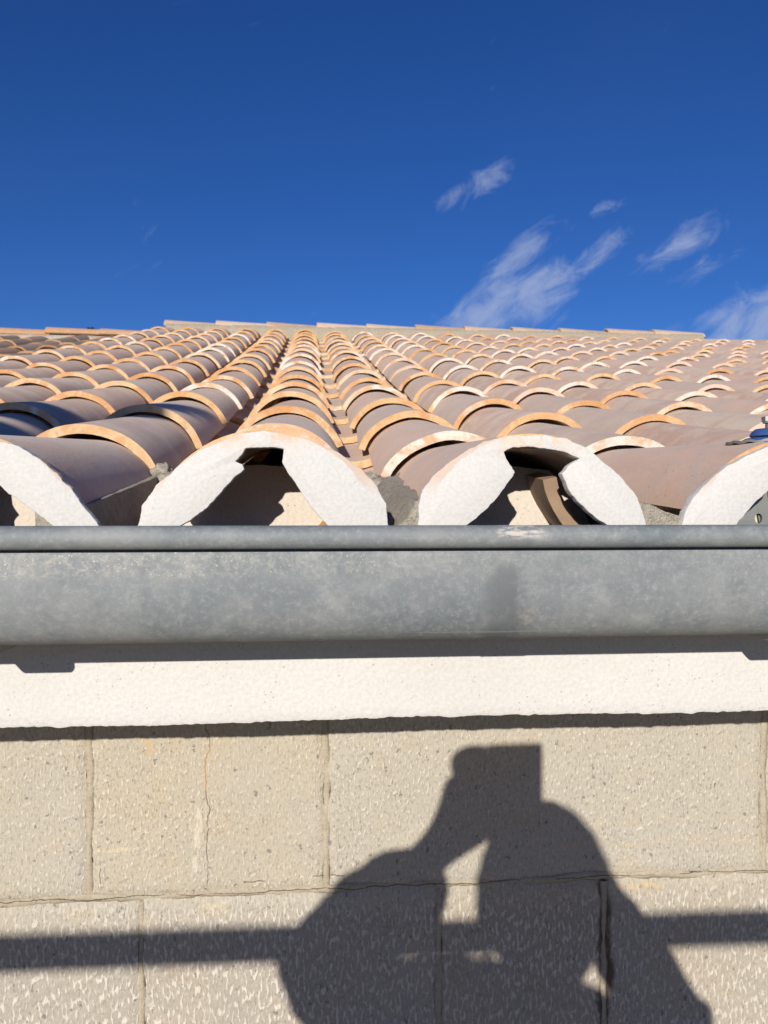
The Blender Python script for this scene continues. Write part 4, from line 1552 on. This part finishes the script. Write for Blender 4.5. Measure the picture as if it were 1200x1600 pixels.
skin_obj('trousers', tr, M_TROUS, per, QO)
for s in (-1, 1):
    bm = bmesh.new()
    g = bmesh.ops.create_uvsphere(bm, u_segments=18, v_segments=12, radius=1)
    for v in bm.verts:
        x_, y_, z_2 = v.co
        heel = 1 - .25 * max(0, -y_)
        zt = .058 if y_ < 0 else .058 - .022 * y_
        v.co = Vector((x_ * .048 * heel, y_ * .145, max(z_2, -.55) * zt)) + Vector((HX + .115 * s, -.405, ZD + .033)) - QO
    add_tube(bm, [Vector((HX + .115 * s, -.455, ZD + .03)) - QO, Vector((HX + .115 * s, -.455, ZD + .14)) - QO], [.045, .048], 16)
    link('boot', mesh_from('boot', bm, M_SHOE, 50), per)

# head: one shaped ball with brow, nose, chin; joined to the neck of the body
HC = Vector((HX, -.325, -.068))
bm = bmesh.new()
bmesh.ops.create_uvsphere(bm, u_segments=48, v_segments=36, radius=1)
for v in bm.verts:
    x_, y_, z_2 = v.co
    sx = .078 * (1 - .22 * max(0, -z_2) ** 1.3)
    sy = .098
    sz = .118
    p = Vector((x_ * sx, y_ * sy, z_2 * sz))
    if y_ > .2:
        nose = math.exp(-(p.x / .010) ** 2) * math.exp(-((p.z + .012) / .020) ** 2) * .020
        brow = math.exp(-(p.x / .045) ** 2) * math.exp(-((p.z - .018) / .010) ** 2) * .004
        sock = (math.exp(-((abs(p.x) - .030) / .013) ** 2)) * math.exp(-((p.z - .004) / .010) ** 2) * .007
        chin = math.exp(-(p.x / .022) ** 2) * math.exp(-((p.z + .095) / .018) ** 2) * .012
        lips = math.exp(-(p.x / .020) ** 2) * math.exp(-((p.z + .052) / .010) ** 2) * .004
        p.y += nose + brow - sock + chin + lips
    v.co = p + HC - QO
for s in (-1, 1):
    g = bmesh.ops.create_uvsphere(bm, u_segments=14, v_segments=10, radius=1)
    for v in g['verts']:
        v.co = Vector((v.co.x * .008, v.co.y * .017, v.co.z * .030)) + HC + Vector((s * .078, -.008, -.006)) - QO
link('head', mesh_from('head', bm, M_SKIN, 180), per)
for s in (-1, 1):
    bm = bmesh.new()
    g = bmesh.ops.create_uvsphere(bm, u_segments=14, v_segments=10, radius=.0115)
    for v in g['verts']:
        v.co += HC + Vector((s * .030, .080, .004)) - QO
    link('eye', mesh_from('eye', bm, M_WHITE, 180), per)
bm = bmesh.new()
g = bmesh.ops.create_uvsphere(bm, u_segments=16, v_segments=10, radius=1)
for v in g['verts']:
    v.co = Vector((v.co.x * .022, v.co.y * .006, v.co.z * .006)) + HC + Vector((0, .0905, -.052)) - QO
link('mouth', mesh_from('mouth', bm, M_LIPS, 180), per)
bm = bmesh.new()
bmesh.ops.create_uvsphere(bm, u_segments=40, v_segments=30, radius=1)
for v in bm.verts:
    x_, y_, z_2 = v.co
    k = 1.0
    if y_ > .35 and z_2 < .62:
        k = .80
    if z_2 < -.35:
        k = .80
    nn = 1 + noise.noise(v.co * 6) * .03
    v.co = Vector((x_ * .086 * k * nn, y_ * .106 * k * nn, z_2 * .126 * k * nn)) + HC + Vector((0, -.004, .004)) - QO
link('hair', mesh_from('hair', bm, M_HAIR, 180), per)
